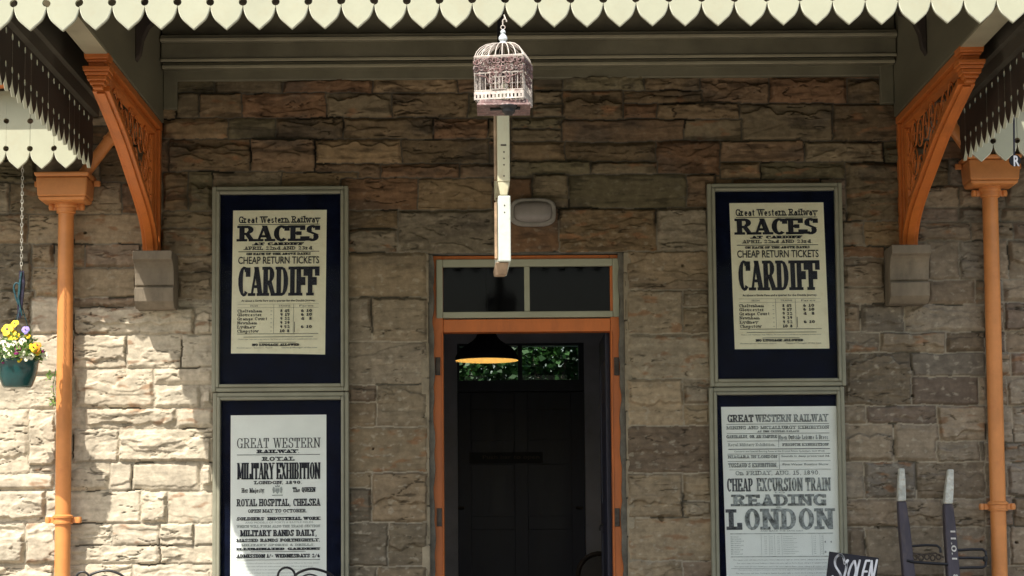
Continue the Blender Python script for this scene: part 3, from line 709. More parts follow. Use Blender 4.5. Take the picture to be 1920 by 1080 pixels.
    L.new(n2.outputs['Fac'], b.inputs['Height']); L.new(b.outputs[0], P.inputs['Normal'])
    me.materials.append(m); M['stone'] = m
    o = bpy.data.objects.new('wall', me); COL.objects.link(o); o.parent = building
    return o
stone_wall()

# plainer walls out of the picture, and the shell that keeps the hall dark
WT = .46
b = MB(); b.box(-9, -4.05, 0.0, WT, 0, 4.42); b.build('side_bay_wall', M['jamb'], building)
b = MB(); b.box(4.05, 9, 0.0, WT, 0, 4.42); b.build('side_bay_wall', M['jamb'], building)
b = MB(); b.box(-9, 9, .02, WT, 4.42, 5.0); b.build('wall_head', M['jamb'], building)
b = MB()
b.prism([(-4.05, 0), (-OX, 0), (-OX, OZ + .002), (OX, OZ + .002), (OX, 0), (4.05, 0), (4.05, 4.42), (-4.05, 4.42)], 'y', .10, WT)
b.build('wall_core', M['mortar'], building)
# dressed reveals of the door opening
def jamb(x0, x1):
    bb = MB()
    z = 0.0; k = 0
    rnd = random.Random(3 if x0 < 0 else 4)
    while z < OZ - .01:
        hh = min(rnd.uniform(.24, .34), OZ - z)
        o = rnd.uniform(-.003, .003)
        bb.box(x0 + o, x1 + o, -.006 + rnd.uniform(-.003, .003), .10, z + .004, z + hh - .002)
        z += hh
    return bb
jamb(-OX - .048, -OX + .006).build('jamb_stone', M['jamb'], building, bevel=.006)
jamb(OX - .006, OX + .044).build('jamb_stone', M['jamb'], building, bevel=.006)
# ragged mortar between jamb and frame
def fillet(xo, xi):
    pts_o = []; pts_i = []
    for k in range(90):
        z = OZ * k / 89
        w = .42 + .3 * abs(math.sin(z * 5.3 + xo * 9)) ** .6 + .22 * abs(math.sin(z * 13.7 + xo)) + .06 * random.random()
        pts_i.append((xo + (xi - xo) * w * .72, z)); pts_o.append((xo, z))
    bb = MB()
    n = 90
    for y in (.035, .098):
        pass
    vs = [(p[0], .035, p[1]) for p in pts_o] + [(p[0], .035, p[1]) for p in pts_i] + [(p[0], .099, p[1]) for p in pts_i]
    fs = []
    for k in range(n - 1):
        fs.append((k, k + 1, n + k + 1, n + k)); fs.append((n + k, n + k + 1, 2 * n + k + 1, 2 * n + k))
    bb.add(vs, fs)
    return bb
fillet(-OX + .006, -OX + .062).build('mortar_fillet', M['mortar'], building)
fillet(OX - .006, OX - .062).build('mortar_fillet', M['mortar'], building)

# ---- door frame and light above it
YF = .10
pz = lambda py: at(990, py, YF).z
fx0, fx1 = -.668, .668
zt, zb1, zb2 = OZ - .003, pz(598), pz(622)
df = empty('door_frame', (0, YF, 0)); df.parent = building
b = MB()
b.box(fx0, at(832, 800, YF).x, YF, YF + .12, 0, zt)
b.box(at(1147, 800, YF).x, fx1, YF, YF + .12, 0, zt)
fr_l, fr_r = at(832, 800, YF).x, at(1147, 800, YF).x
b.box(fr_l + .001, fr_r - .001, YF - .004, YF + .12, zb2, zb1)
b.box(fr_l + .001, fr_r - .001, YF + .002, YF + .12, zt - .03, zt)
b.box(fr_l - .012, fr_l - .004, YF - .012, YF - .001, 0, zb2 - .003); b.box(fr_r + .004, fr_r + .012, YF - .012, YF - .001, 0, zb2 - .003)
fo = b.build('post', M['orange_door'], df, bevel=.005)
fo.name = 'orange_surround'
for px, py in ((821, 687), (824, 970), (1156, 687), (1157, 970)):
    p = at(px, py, YF)
    b = MB(); b.box(p.x - .017, p.x + .017, YF - .012, YF - .0125 + .012, p.z - .062, p.z + .062)
    for k in (-.04, 0, .04): b.tube([(p.x - .012, YF - .015, p.z + k), (p.x - .004, YF - .015, p.z + k)], .004, 6)
    b.build('hinge', M['hinge'], df, bevel=.002)
tx0, tx1 = at(818, 540, YF).x, at(1161, 540, YF).x
tz0, tz1 = pz(597) + .004, pz(486)
tw = empty('transom_window', (0, YF, 0)); tw.parent = building
b = MB()
s = .045; ym = YF - .022
b.box(tx0, tx0 + s, ym, YF + .05, tz0, tz1); b.box(tx1 - s, tx1, ym, YF + .05, tz0, tz1)
b.box(tx0 + s, tx1 - s, ym + .002, YF + .05, tz1 - .052, tz1); b.box(tx0 + s, tx1 - s, ym - .006, YF + .05, tz0, tz0 + .042)
mu = at(988, 540, YF).x
b.box(mu - .019, mu + .019, ym + .004, YF + .05, tz0 + .042, tz1 - .052)
b.build('sash', M['cream'], tw, bevel=.006)
for a, c in ((tx0 + s, mu - .019), (mu + .019, tx1 - s)):
    b = MB(); b.box(a, c, YF + .022, YF + .026, tz0 + .042, tz1 - .052); b.build('pane', M['pane_dusty'], tw)

# ---- the hall behind the door
for x in (-1.7, 1.6):
    b = MB(); b.box(x, x + .1, WT, 4.62, 0, 3.7); b.build('hall_side_wall', M['interior'], building)
b = MB(); b.box(-9, 9, WT, 5.0, 3.7, 3.8); b.build('hall_ceiling', M['interior'], building)
b = MB(); b.box(-9, 9, WT, 5.0, -.05, .004); b.build('hall_floor', M['floor_tile'], building)
YR = 4.6
r0, r1 = at(858, 850, YR), at(1097, 850, YR)
rt0, rt1 = at(975, 712, YR).z, at(975, 643, YR).z
rd = at(975, 733, YR).z
b = MB()
b.box(-9, r0.x, YR, YR + .4, 0, 5); b.box(r1.x, 9, YR, YR + .4, 0, 5); b.box(r0.x, r1.x, YR, YR + .4, rt1, 5)
b.build('rear_wall', M['interior'], building)
for x in (-9, 8.6):
    b = MB(); b.box(x, x + .4, WT, YR, 0, 5); b.build('end_wall', M['jamb'], building)
b = MB()
b.prism([(-.02, 4.95), (2.5, 6.6), (5.4, 4.95), (5.4, 4.85), (-.02, 4.85)], 'x', -9.2, 9.2)
b.build('roof', M['slate'], building)
rw = empty('rear_window', (0, YR, 0)); rw.parent = building
b = MB()
s = .05
b.box(r0.x, r0.x + .02, YR + .05, YR + .13, rt0, rt1); b.box(r1.x - s, r1.x, YR + .05, YR + .13, rt0, rt1)
b.box(r0.x + .02, r1.x - s, YR + .05, YR + .13, rt1 - .02, rt1); b.box(r0.x, r1.x, YR + .04, YR + .14, rd, rt0)
mx_ = at(975, 680, YR).x; b.box(mx_ - .02, mx_ + .02, YR + .052, YR + .13, rt0, rt1 - .02)
b.build('sash', M['interior_dark'], rw)
for a, c in ((r0.x + .02, mx_ - .02), (mx_ + .02, r1.x - s)):
    b = MB(); b.box(a, c, YR + .09, YR + .094, rt0, rt1 - .02); b.build('pane', M['pane'], rw)
rdr = empty('rear_door', (0, YR, 0)); rdr.parent = building
b = MB()
yd = YR + .12
b.box(r0.x, r1.x, yd, yd + .05, 0, rd)
mc_ = (r0.x + r1.x) / 2
w_ = r1.x - r0.x
zs_ = [0, .22, .75, .95, at(970, 985, YR).z, at(970, 870, YR).z, at(970, 845, YR).z, rd - .15, rd]
for x0, x1 in ((r0.x, r0.x + .12), (r1.x - .12, r1.x), (mc_ - .06, mc_ + .06)): b.box(x0, x1, yd - .016, yd - .001, 0, rd - .002)
for a, c in ((0.02, .22), (.95, 1.07), (zs_[5], zs_[6] + .1), (rd - .16, rd - .01)):
    b.box(r0.x + .121, mc_ - .061, yd - .015, yd - .001, a, c); b.box(mc_ + .061, r1.x - .121, yd - .015, yd - .001, a, c)
b.build('panelled_leaf', M['interior_dark'], rdr, bevel=.003)
ik = Ink(yd - .022)
p0, p1 = at(905, 862, YR), at(1012, 852, YR)
b = MB(); b.box(at(880, 850, YR).x, at(1018, 850, YR).x, yd - .021, yd - .017, at(950, 868, YR).z, at(950, 847, YR).z)
b.build('notice_plate', M['black_paint'], rdr)
ik.sans('Push bar to open', p0.x, p1.x, p0.z, p1.z, .01); ik.mb.build('notice_lettering', M['hinge'], rdr)
for px in (864, 1087):
    p = at(px, 952, YR); b = MB(); b.tube([(p.x - .03, yd - .05, p.z), (p.x + .03, yd - .05, p.z)], .012, 8); b.tube([(p.x, yd - .05, p.z), (p.x, yd - .015, p.z)], .01, 8)
    b.build('handle', M['hinge'], rdr, smooth=True)
# leaf of the front door standing open inside
dl = empty('door_leaf', (.575, .24, 0)); dl.parent = building
b = MB()
ax, ay = Vector((.575, .24, 0)), Vector((.572, 1.05, 0))
nv = (ay - ax).normalized(); sv = Vector((nv.y, -nv.x, 0)) * .022
def slabq(bb, p, q, th, z0, z1):
    nn = (q - p).normalized(); ss = Vector((nn.y, -nn.x, 0)) * th
    vs = []
    for z in (z0, z1):
        for c in (p - ss, q - ss, q + ss, p + ss): vs.append((c.x, c.y, z))
    bb.add(vs, [(3, 2, 1, 0), (4, 5, 6, 7), (0, 1, 5, 4), (1, 2, 6, 5), (2, 3, 7, 6), (3, 0, 4, 7)])
slabq(b, ax, ay, .02, .01, 2.28)
for k0, k1, z0, z1 in ((.0, .12, .02, 2.27), (.88, 1, .02, 2.27), (.13, .87, .02, .22), (.13, .87, .95, 1.1), (.13, .87, 2.1, 2.27)):
    slabq(b, ax + (ay - ax) * k0, ax + (ay - ax) * k1, .028, z0, z1)
b.build('panelled_leaf', M['interior_dark'], dl)
p = at(1132, 990, .95)
b = MB(); b.tube(arc(p.x, p.z, .03, -60, 180, 8, y=.9) + [(p.x - .03, .9, p.z - .02)], .007, 6); b.tube([(p.x + .015, .9, p.z - .026), (.55, .92, p.z - .03)], .007, 6)
b.build('handle', M['iron'], dl, smooth=True)

# ---- stone corbels under the brackets
def corbel(xc, pxl, pxr, pyt, pyb):
    zt_, zb_ = at((pxl + pxr) / 2, pyt, -.30).z, at((pxl + pxr) / 2, pyb, -.2).z
    h = zt_ - zb_
    pr = [(-.004, zt_), (-.31, zt_), (-.315, zt_ - .155 * h)]
    for k in range(7):
        a = R(90 * k / 6)
        pr.append((-.295 + .085 * math.sin(a), zt_ - .17 * h - .42 * h * (1 - math.cos(a))))
    pr += [(-.196, zt_ - .60 * h), (-.196, zt_ - .625 * h), (-.236, zt_ - .64 * h), (-.225, zt_ - .88 * h), (-.165, zb_), (-.004, zb_)]
    bb = MB(); bb.prism(pr, 'x', xc - .132, xc + .132)
    bb.build('corbel', M['dressed'], building, bevel=.006)
    return zt_
XB = 2.555
XBS = {-1: 2.555, 1: 2.61}        # the right-hand beam stands a little wider
zc_l = corbel(-2.512, 250, 327, 470, 578)
zc_r = corbel(2.582, 1660, 1748, 459, 568)

# ================================================================== PLATFORM CANOPY
canopy = empty('platform_canopy', (0, -2.2, 0), 'timber platform canopy with cream scalloped valance boards and a dark boarded underside', 'canopy')
PW = 0.1573                      # board pitch
YV, YW = -4.45, -0.69            # front of the middle canopy, front of the side canopies
XR = 2.866                       # side returns
TIP_F = at(978, 50, YV).z
TIP_W = at(78, 316, YW).z
VT = 3.80                        # top of the boards
def board_outline(tip, top, p=PW, gap=.0012):
    """one valance board: (s, z) outline, s across the board; half round bites make the drilled holes"""
    hw = p / 2 - gap
    prof = [(0, 0), (.014, .011), (.029, .025), (.0425, .0365), (.0545, .0485), (.0632, .062), (.069, .076), (.0735, .091), (.0760, .1085)]
    prof = [(s * (hw - .0004) / .0760, z) for s, z in prof]
    r = .0185
    right = list(prof)
    for hc in (.134, .318):
        for k in range(9):
            a = R(-90 + 180 * k / 8)
            right.append((hw - r * math.cos(a), tip_z(hc) + r * math.sin(a)))
    right.append((hw, top - tip))
    left = [(-s, z) for s, z in right[1:]][::-1]
    return [(s, z + tip) for s, z in right + left]
def tip_z(h): return h
def valance(name, tips, tip, fn, th=.022, flip=False, rnd=None):
    """fn(s, d) -> (x, y): s along the run, d depth behind the shown face"""
    bb = MB(); rnd = rnd or random.Random(2)
    for t in tips:
        dz = rnd.uniform(-.003, .003); dd = rnd.uniform(0, .002); tl = rnd.uniform(-.006, .006)
        ol = board_outline(tip + dz, VT)
        n = len(ol)
        cx_, cz_ = 0, tip + .06
        inner = []
        for i, (s, z) in enumerate(ol):           # chamfer coloured pale to paint a bright highlight round the cut edges
            a, c = ol[i - 1], ol[(i + 1) % n]
            tx, tz = c[0] - a[0], c[1] - a[1]; l = math.hypot(tx, tz) or 1
            k = .0042 if z < tip + dz + .104 else 0.0
            inner.append((s - tz / l * k, z + tx / l * k))
        def P(s, z, d):
            x, y = fn(t + s + tl * (z - tip), d + dd); return (x, y, z)
        vs = [P(s, z, 0) for s, z in inner] + [P(s, z, .004) for s, z in ol] + [P(s, z, th) for s, z in ol]
        bb.mat(0).add(vs, [tuple(range(n))])
        o = len(bb.v) - len(vs)
        fs1 = []; fs2 = []
        for i in range(n):
            j = (i + 1) % n
            bb.mat(1); bb.f.append((o + i, o + j, o + n + j, o + n + i)); bb.mi.append(1)
            bb.f.append((o + n + i, o + n + j, o + 2 * n + j, o + 2 * n + i)); bb.mi.append(3)
        bb.f.append(tuple(o + 2 * n + i for i in range(n))[::-1]); bb.mi.append(2)
        bb.mat(0)
    return bb
mats_v = [M['cream'], M['edge_highlight'], M['dark_board'], M['cream']]
xt = at(978, 50, YV).x
valance('front_valance', [xt + PW * k for k in range(-17, 19)], TIP_F, lambda s, d: (s, YV + d), rnd=random.Random(1)).build('front_valance', mats_v, canopy)
ny = int(round((YW - YV) / PW))
pr_ = (YW - YV - .03) / ny
valance('side', [YV + .03 + pr_ * (k + .5) for k in range(ny)], TIP_F, lambda s, d: (-XR + d, s), rnd=random.Random(4)).build('side_valance', mats_v, canopy)
valance('side', [YV + .03 + pr_ * (k + .5) for k in range(ny)], TIP_F, lambda s, d: (XR - d, s), rnd=random.Random(5)).build('side_valance', mats_v, canopy)
xw = at(123, 317, YW).x
valance('wing', [xw - PW * k for k in range(0, 22)], TIP_W, lambda s, d: (s, YW + d), rnd=random.Random(6)).build('wing_valance', mats_v, canopy)
xw = at(1841, 298, YW).x
valance('wing', [xw + PW * k for k in range(0, 22)], TIP_W, lambda s, d: (s, YW + d), rnd=random.Random(8)).build('wing_valance', mats_v, canopy)
# fascias behind the boards, gutters above them
b = MB()
b.box(-XR + .03, XR - .03, YV + .026, YV + .07, 3.60, 4.02)
for sx in (-1, 1):
    b.box(sx * (XR - .065), sx * (XR - .0235), YV + .08, YW - .02, 3.62, 4.05)
    b.box(sx * (XR + .02), sx * 6.6, YW + .026, YW + .07, 3.62, 3.86)
b.build('fascia', M['soffit'], canopy)
def gutter(x0, x1, yc, zc):
    bb = MB()
    pts = [(yc + .065 * math.cos(R(a)), zc + .065 * math.sin(R(a))) for a in range(180, 361, 20)]
    pts += [(yc + .078, zc), (yc + .078, zc + .012), (yc + .06, zc + .012)]
    pts = [(yc - .078, zc + .012), (yc - .078, zc)] + pts
    bb.prism(pts + [(yc - .06, zc + .012)], 'x', x0, x1)
    return bb
gz_ = at(5, 166, YW - .1).z + .062
gutter(-6.6, -XR - .03, YW - .12, gz_).build('gutter', M['orange'], canopy, smooth=True)
gutter(XR + .03, 6.6, YW - .12, gz_).build('gutter', M['orange'], canopy, smooth=True)
gutter(-XR, XR, YV - .09, 3.95).build('gutter', M['orange'], canopy, smooth=True)
# roofs and boarded undersides
b = MB()
b.prism([(YV - .10, 4.06), (YV - .10, 4.10), (-.02, 4.66), (-.02, 4.52), (YV - .02, 4.02)], 'x', -XR - .03, XR + .03)
for sx in (-1, 1): b.prism([(YW - .13, 3.90), (YW - .13, 3.94), (-.02, 4.12), (-.02, 4.02), (YW, 3.87)], 'x', sx * (XR + .031), sx * 6.6)
b.build('roof_sheet', M['slate'], canopy)
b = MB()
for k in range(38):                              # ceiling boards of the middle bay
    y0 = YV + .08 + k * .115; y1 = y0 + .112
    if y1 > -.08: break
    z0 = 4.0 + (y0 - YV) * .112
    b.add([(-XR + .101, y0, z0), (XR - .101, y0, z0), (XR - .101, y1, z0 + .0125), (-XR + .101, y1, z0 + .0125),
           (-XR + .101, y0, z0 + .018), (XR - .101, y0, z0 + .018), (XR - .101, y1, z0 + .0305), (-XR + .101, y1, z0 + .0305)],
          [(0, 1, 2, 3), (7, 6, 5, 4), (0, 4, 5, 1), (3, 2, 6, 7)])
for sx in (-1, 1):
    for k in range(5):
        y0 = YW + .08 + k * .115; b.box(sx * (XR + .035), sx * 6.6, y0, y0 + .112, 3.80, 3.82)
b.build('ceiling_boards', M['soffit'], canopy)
# end cheeks closing the middle roof above the side canopies
b = MB()
for sx in (-1, 1):
    b = MB(); b.prism([(YV + .071, 3.70), (YW, 3.70), (-.05, 3.80), (-.05, 4.56), (YW - .02, 4.46), (YV + .071, 4.05)], 'x', sx * (XR - .1), sx * (XR - .0655)); b.build('end_cheek', M['soffit'], canopy)
# wall plate and its mouldings
def zp(py, y): return at(990, py, y).z
b = MB()
x0, x1 = -XBS[-1] + .075, XBS[1] - .075
b.box(x0, x1, -.05, .0, zp(147, -.05), zp(124, -.05))
b.box(x0, x1, -.14, -.001, zp(124, -.14) + .002, zp(112, -.14))
b.box(x0, x1, -.12, -.002, zp(112, -.12) + .001, zp(62, -.2))
b.box(x0, x1, -.20, -.12, zp(105, -.2), zp(75, -.2))
b.box(x0, x1, -.24, -.003, zp(74, -.24), zp(60, -.24))
b.box(x0, x1, -.16, -.003, zp(59, -.2) + .004, 4.52)
b.build('wall_plate', M['olive'], canopy, bevel=.008)
b = MB(); b.box(x0, x1, -.152, -.1405, zp(123, -.15), zp(117, -.15)); b.box(x0, x1, -.212, -.2005, zp(111, -.2), zp(105.5, -.2)); b.box(x0, x1, -.252, -.2405, zp(72, -.25), zp(66, -.25))
b.build('moulding', M['olive_light'], canopy, bevel=.004)
ZB = 3.715
for sx in (-1, 1):
    b = MB()
    b.prism([(-.005, ZB), (YV + .072, ZB), (YV + .072, 3.99), (-.005, 4.47)], 'x', sx * (XBS[sx] - .068), sx * (XBS[sx] + .068))
    b.build('cantilever_beam', M['olive'], canopy, bevel=.008)
    b = MB(); b.box(sx * (XBS[sx] - .072), sx * (XBS[sx] + .072), YV + .073, -.006, ZB - .0005, ZB + .0) if False else b.box(sx * (XBS[sx] - .066), sx * (XBS[sx] + .066), YV + .074, -2.08, ZB - .012, ZB - .0006)
    b.build('lit_underside_strip', M['olive_light'], canopy)  # pale strip added so the beam's underside looks lit
    b = MB(); b.box(sx * (XBS[sx] - .165), sx * (XBS[sx] - .07), -.06, .0, at(320, 205, -.05).z, 4.3)
    b.build('wall_post', M['olive'], canopy, bevel=.008)
    b = MB()                                      # dark block standing in for a shadowed gap at the beam
    b = MB(); b.prism([(sx * (XBS[sx] - .069), 3.88), (sx * (XBS[sx] - .069), 4.22), (sx * (XBS[sx] - .24), 4.22), (sx * (XBS[sx] - .235), 4.15), (sx * (XBS[sx] - .19), 4.135), (sx * (XBS[sx] - .15), 4.10), (sx * (XBS[sx] - .115), 4.02), (sx * (XBS[sx] - .10), 3.93)], 'y', -1.19, -1.11)
    b.build('shadow_block', M['dark_board'], canopy, bevel=.006)
b = MB()
for y in (-1.15, -2.25, -3.35):
    z = 4.0 + (y - YV) * .112
    b.box(-XBS[-1] + .07, XBS[1] - .07, y - .05, y + .05, z - .13, z - .002)
b.build('purlin', M['soffit'], canopy)

# ================================================================== IRON BRACKETS
def bracket(sx, ztop, label):
    X = sx * XBS[sx]
    root = empty('canopy_bracket', (X, -.03, ztop), label, 'bracket', 'orange iron brackets carrying the canopy')
    hw = .05
    b = MB()
    zt_ = ZB - .004
    yf = -2.02
    # wall leg, head rail, curved brace as one casting
    b.box(X - .055, X + .055, -.075, -.012, ztop + .002, zt_ - .052)
    b.box(X - .034, X + .034, -.10, -.0755, ztop + .06, zt_ - .06)
    b.box(X - .06, X + .06, yf, -.012, zt_ - .05, zt_)
    b.box(X - .030, X + .030, yf + .05, -.1005, zt_ - .085, zt_ - .0505)
    ctrl = [(yf + .06, zt_ - .17), (-1.30, 3.385), (-.74, 3.20), (-.42, 3.085), (-.22, 2.98), (-.125, 2.88), (-.095, ztop + .02)]
    # smooth the brace line
    pts = []
    def cr(p0, p1, p2, p3, t):
        return tuple(.5 * (2 * p1[k] + (p2[k] - p0[k]) * t + (2 * p0[k] - 5 * p1[k] + 4 * p2[k] - p3[k]) * t * t + (-p0[k] + 3 * p1[k] - 3 * p2[k] + p3[k]) * t ** 3) for k in (0, 1))
    cc = [ctrl[0]] + ctrl + [ctrl[-1]]
    for i in range(1, len(cc) - 2):
        for k in range(6): pts.append(cr(cc[i - 1], cc[i], cc[i + 1], cc[i + 2], k / 6))
    pts.append(ctrl[-1])
    def strip(half, t0, t1):
        n = len(pts); vs = []
        for i, (y, z) in enumerate(pts):
            a, c = pts[max(i - 1, 0)], pts[min(i + 1, n - 1)]
            ty, tz = c[0] - a[0], c[1] - a[1]; l = math.hypot(ty, tz)
            ny_, nz_ = tz / l, -ty / l           # towards the front and below
            for t in (t0, t1):
                for s in (-1, 1): vs.append((X + s * half, y + ny_ * t, z + nz_ * t))
        fs = []
        for i in range(n - 1):
            o = i * 4; q = o + 4
            fs += [(o, o + 1, q + 1, q), (o + 2, q + 2, q + 3, o + 3), (o, q, q + 2, o + 2), (o + 1, o + 3, q + 3, q + 1)]
        fs += [(0, 2, 3, 1), ((n - 1) * 4, (n - 1) * 4 + 1, (n - 1) * 4 + 3, (n - 1) * 4 + 2)]
        b.add(vs, fs)
    strip(.052, -.012, .030); strip(.026, .031, .046); strip(.03, -.034, -.0125)
    b.build('casting', M['orange'], root, bevel=.005)
    # pierced scrollwork filling the web
    b = MB()
    def zline(y):                                  # brace height at y
        for (ya, za), (yb, zb) in zip(pts[:-1], pts[1:]):
            if ya <= y <= yb: return za + (zb - za) * (y - ya) / (yb - ya + 1e-9)
        return pts[-1][1]
    y = -.17; zc_top = zt_ - .085
    while y > -1.62:
        hgt = zc_top - zline(y)
        if hgt < .07: break
        nrow = max(1, int(round(hgt / .20)))
        rr_ = hgt / nrow / 2
        for k in range(nrow):
            zc = zline(y) + rr_ * (2 * k + 1)
            r = min(rr_, .095) * .98
            loop = [(X, y + r * math.cos(R(a)), zc + r * math.sin(R(a))) for a in range(0, 360, 24)]
            b.tube(loop, .0050, 6, closed=True)
            for q in range(0, 4, 2):                     # quatrefoil leaves in each ring
                a0 = 45 + 90 * q
                cy_, cz_ = y + r * .5 * math.cos(R(a0)), zc + r * .5 * math.sin(R(a0))
                b.tube([(X, cy_ + r * .38 * math.cos(R(a)), cz_ + r * .38 * math.sin(R(a))) for a in range(0, 360, 40)], .0032, 5, closed=True)
        y -= min(rr_, .095) * 2 + .005
    b.tube([(X, -.11, zt_ - .1), (X, -.11, 3.0)], .02, 6)
    b.build('scrollwork', M['orange'], root, smooth=True)
    # moulded capital at the front
    b = MB()
    yc = yf - .035
    z = zt_
    for (h, w, d) in ((.035, .150, .15), (.016, .125, .12), (.028, .105, .10), (.030, .165, .16), (.022, .145, .14), (.03, .122, .12), (.022, .092, .09), (.022, .062, .06)):
        b.frustum((X, yc, z - h), (w * .94, d * .94), (X, yc, z - .0008), (w, d)); z -= h
    b.build('capital', M['orange'], root, bevel=.006)
    return root
bracket(-1, zc_l, 'orange iron scrollwork bracket on the corbel beside the sunlit stones and left downpipe')
bracket(1, zc_r, 'orange iron scrollwork bracket on the corbel above the sack truck, in shade')

# ================================================================== DOWNPIPES
def downpipe(sx, pts_px, ptop, phead, collars, label):
    root0 = at(pts_px[1][0], pts_px[1][1], -.13)
    X = root0.x
    Y = -.125
    root = empty('downpipe', (X, Y, 0), label, 'drainpipe', 'orange rainwater downpipes')
    A_, B_ = at(pts_px[0][0], pts_px[0][1], Y), at(pts_px[1][0], pts_px[1][1], Y)
    dxdz = (A_.x - B_.x) / (A_.z - B_.z)
    xx = lambda z: B_.x + (z - B_.z) * dxdz
    zh0, zh1 = at(pts_px[0][0], phead[1], Y).z, at(pts_px[0][0], phead[0], Y - .14).z
    b = MB(); r = .053
    b.tube([(xx(0), Y, 0.02), (xx(1), Y, 1), (xx(2), Y, 2), (xx(zh0), Y, zh0 - .01)], r, 20)
    b.build('pipe', M['orange_pipe'], root, smooth=True)
    for py in collars:
        z = at(pts_px[0][0], py, Y).z; x = xx(z)
        b = MB()
        b.lathe((x, Y, z), [(r, -.03), (r + .012, -.028), (r + .014, -.016), (r + .006, -.012), (r + .006, .010), (r + .016, .014), (r + .017, .026), (r + .004, .036), (r, .036)], 20)
        b.build('collar', M['orange_pipe'], root, smooth=True)
        for s in (-1, 1):
            b = MB()
            b.box(x + s * (r + .002), x + s * (r + .045), Y + .01, Y + .03, z - .02, z + .02)
            b.lathe((x + s * (r + .05), Y + .02, z), [(.001, -.022), (.018, -.02), (.022, 0), (.018, .02), (.001, .022)], 12)
            b.build('pipe_lug', M['orange_pipe'], root, smooth=True)
    x = xx(zh0)
    b = MB()                                       # hopper
    yc = Y - .03
    wt, wb, dt, db = .365, .330, .29, .255
    b.frustum((x, yc, zh0 + .028), (wb, db), (x, yc, zh1 - .032), (wt - .016, dt - .016))
    b.frustum((x, yc, zh0), (wb - .028, db - .028), (x, yc, zh0 + .0275), (wb, db))
    b.frustum((x, yc, zh1 - .0315), (wt - .006, dt - .006), (x, yc, zh1), (wt + .012, dt + .012))
    b.build('hopper_head', M['orange_pipe'], root, bevel=.012, seg=3)
    b = MB(); b.lathe((x, Y, zh0), [(r, -.07), (r + .012, -.066), (r + .012, -.03), (r + .022, -.02), (r + .022, 0)], 20); b.build('socket', M['orange_pipe'], root, smooth=True)
    for s in (-1, 1):
        b = MB(); b.box(x + s * .18, x + s * .225, Y + .02, Y + .05, zh1 - .07, zh1 - .03); b.build('hopper_lug', M['orange_pipe'], root, bevel=.008)
    # inlet from the canopy
    b = MB()
    e = at(ptop[0][0], ptop[0][1], Y); t = at(ptop[1][0], ptop[1][1], Y)
    top = Vector((e.x + (e.x - x) * .05, Y, 3.78))
    path = [Vector((x + (e.x - x) * .25, Y, zh1 - .03)), Vector((e.x - (e.x - x) * .12, Y, e.z - .05)), Vector((e.x, Y, e.z + .01)), Vector((e.x + (e.x - x) * .01, Y, e.z + .08)), top]
    b.tube(path, .042, 16)
    b.build('inlet_pipe', M['orange_pipe'], root, smooth=True)
    b = MB()
    d = (path[1] - path[0]).normalized(); q = path[0] + d * ((path[1] - path[0]).length * .92)
    b.tube([q - d * .012, q + d * .012], .049, 16); b.build('joint_ring', M['orange_pipe'], root, smooth=True)
    return root
downpipe(-1, ((124, 400), (117, 1060)), ((222, 243), (222, 200)), (323, 382), (388, 975), 'orange downpipe and hopper beside the hanging flower pot')
downpipe(1, ((1857, 400), (1874, 1060)), ((1768, 215), (1766, 180)), (290, 352), (362, 950), 'orange downpipe and hopper right of the sack truck handles')

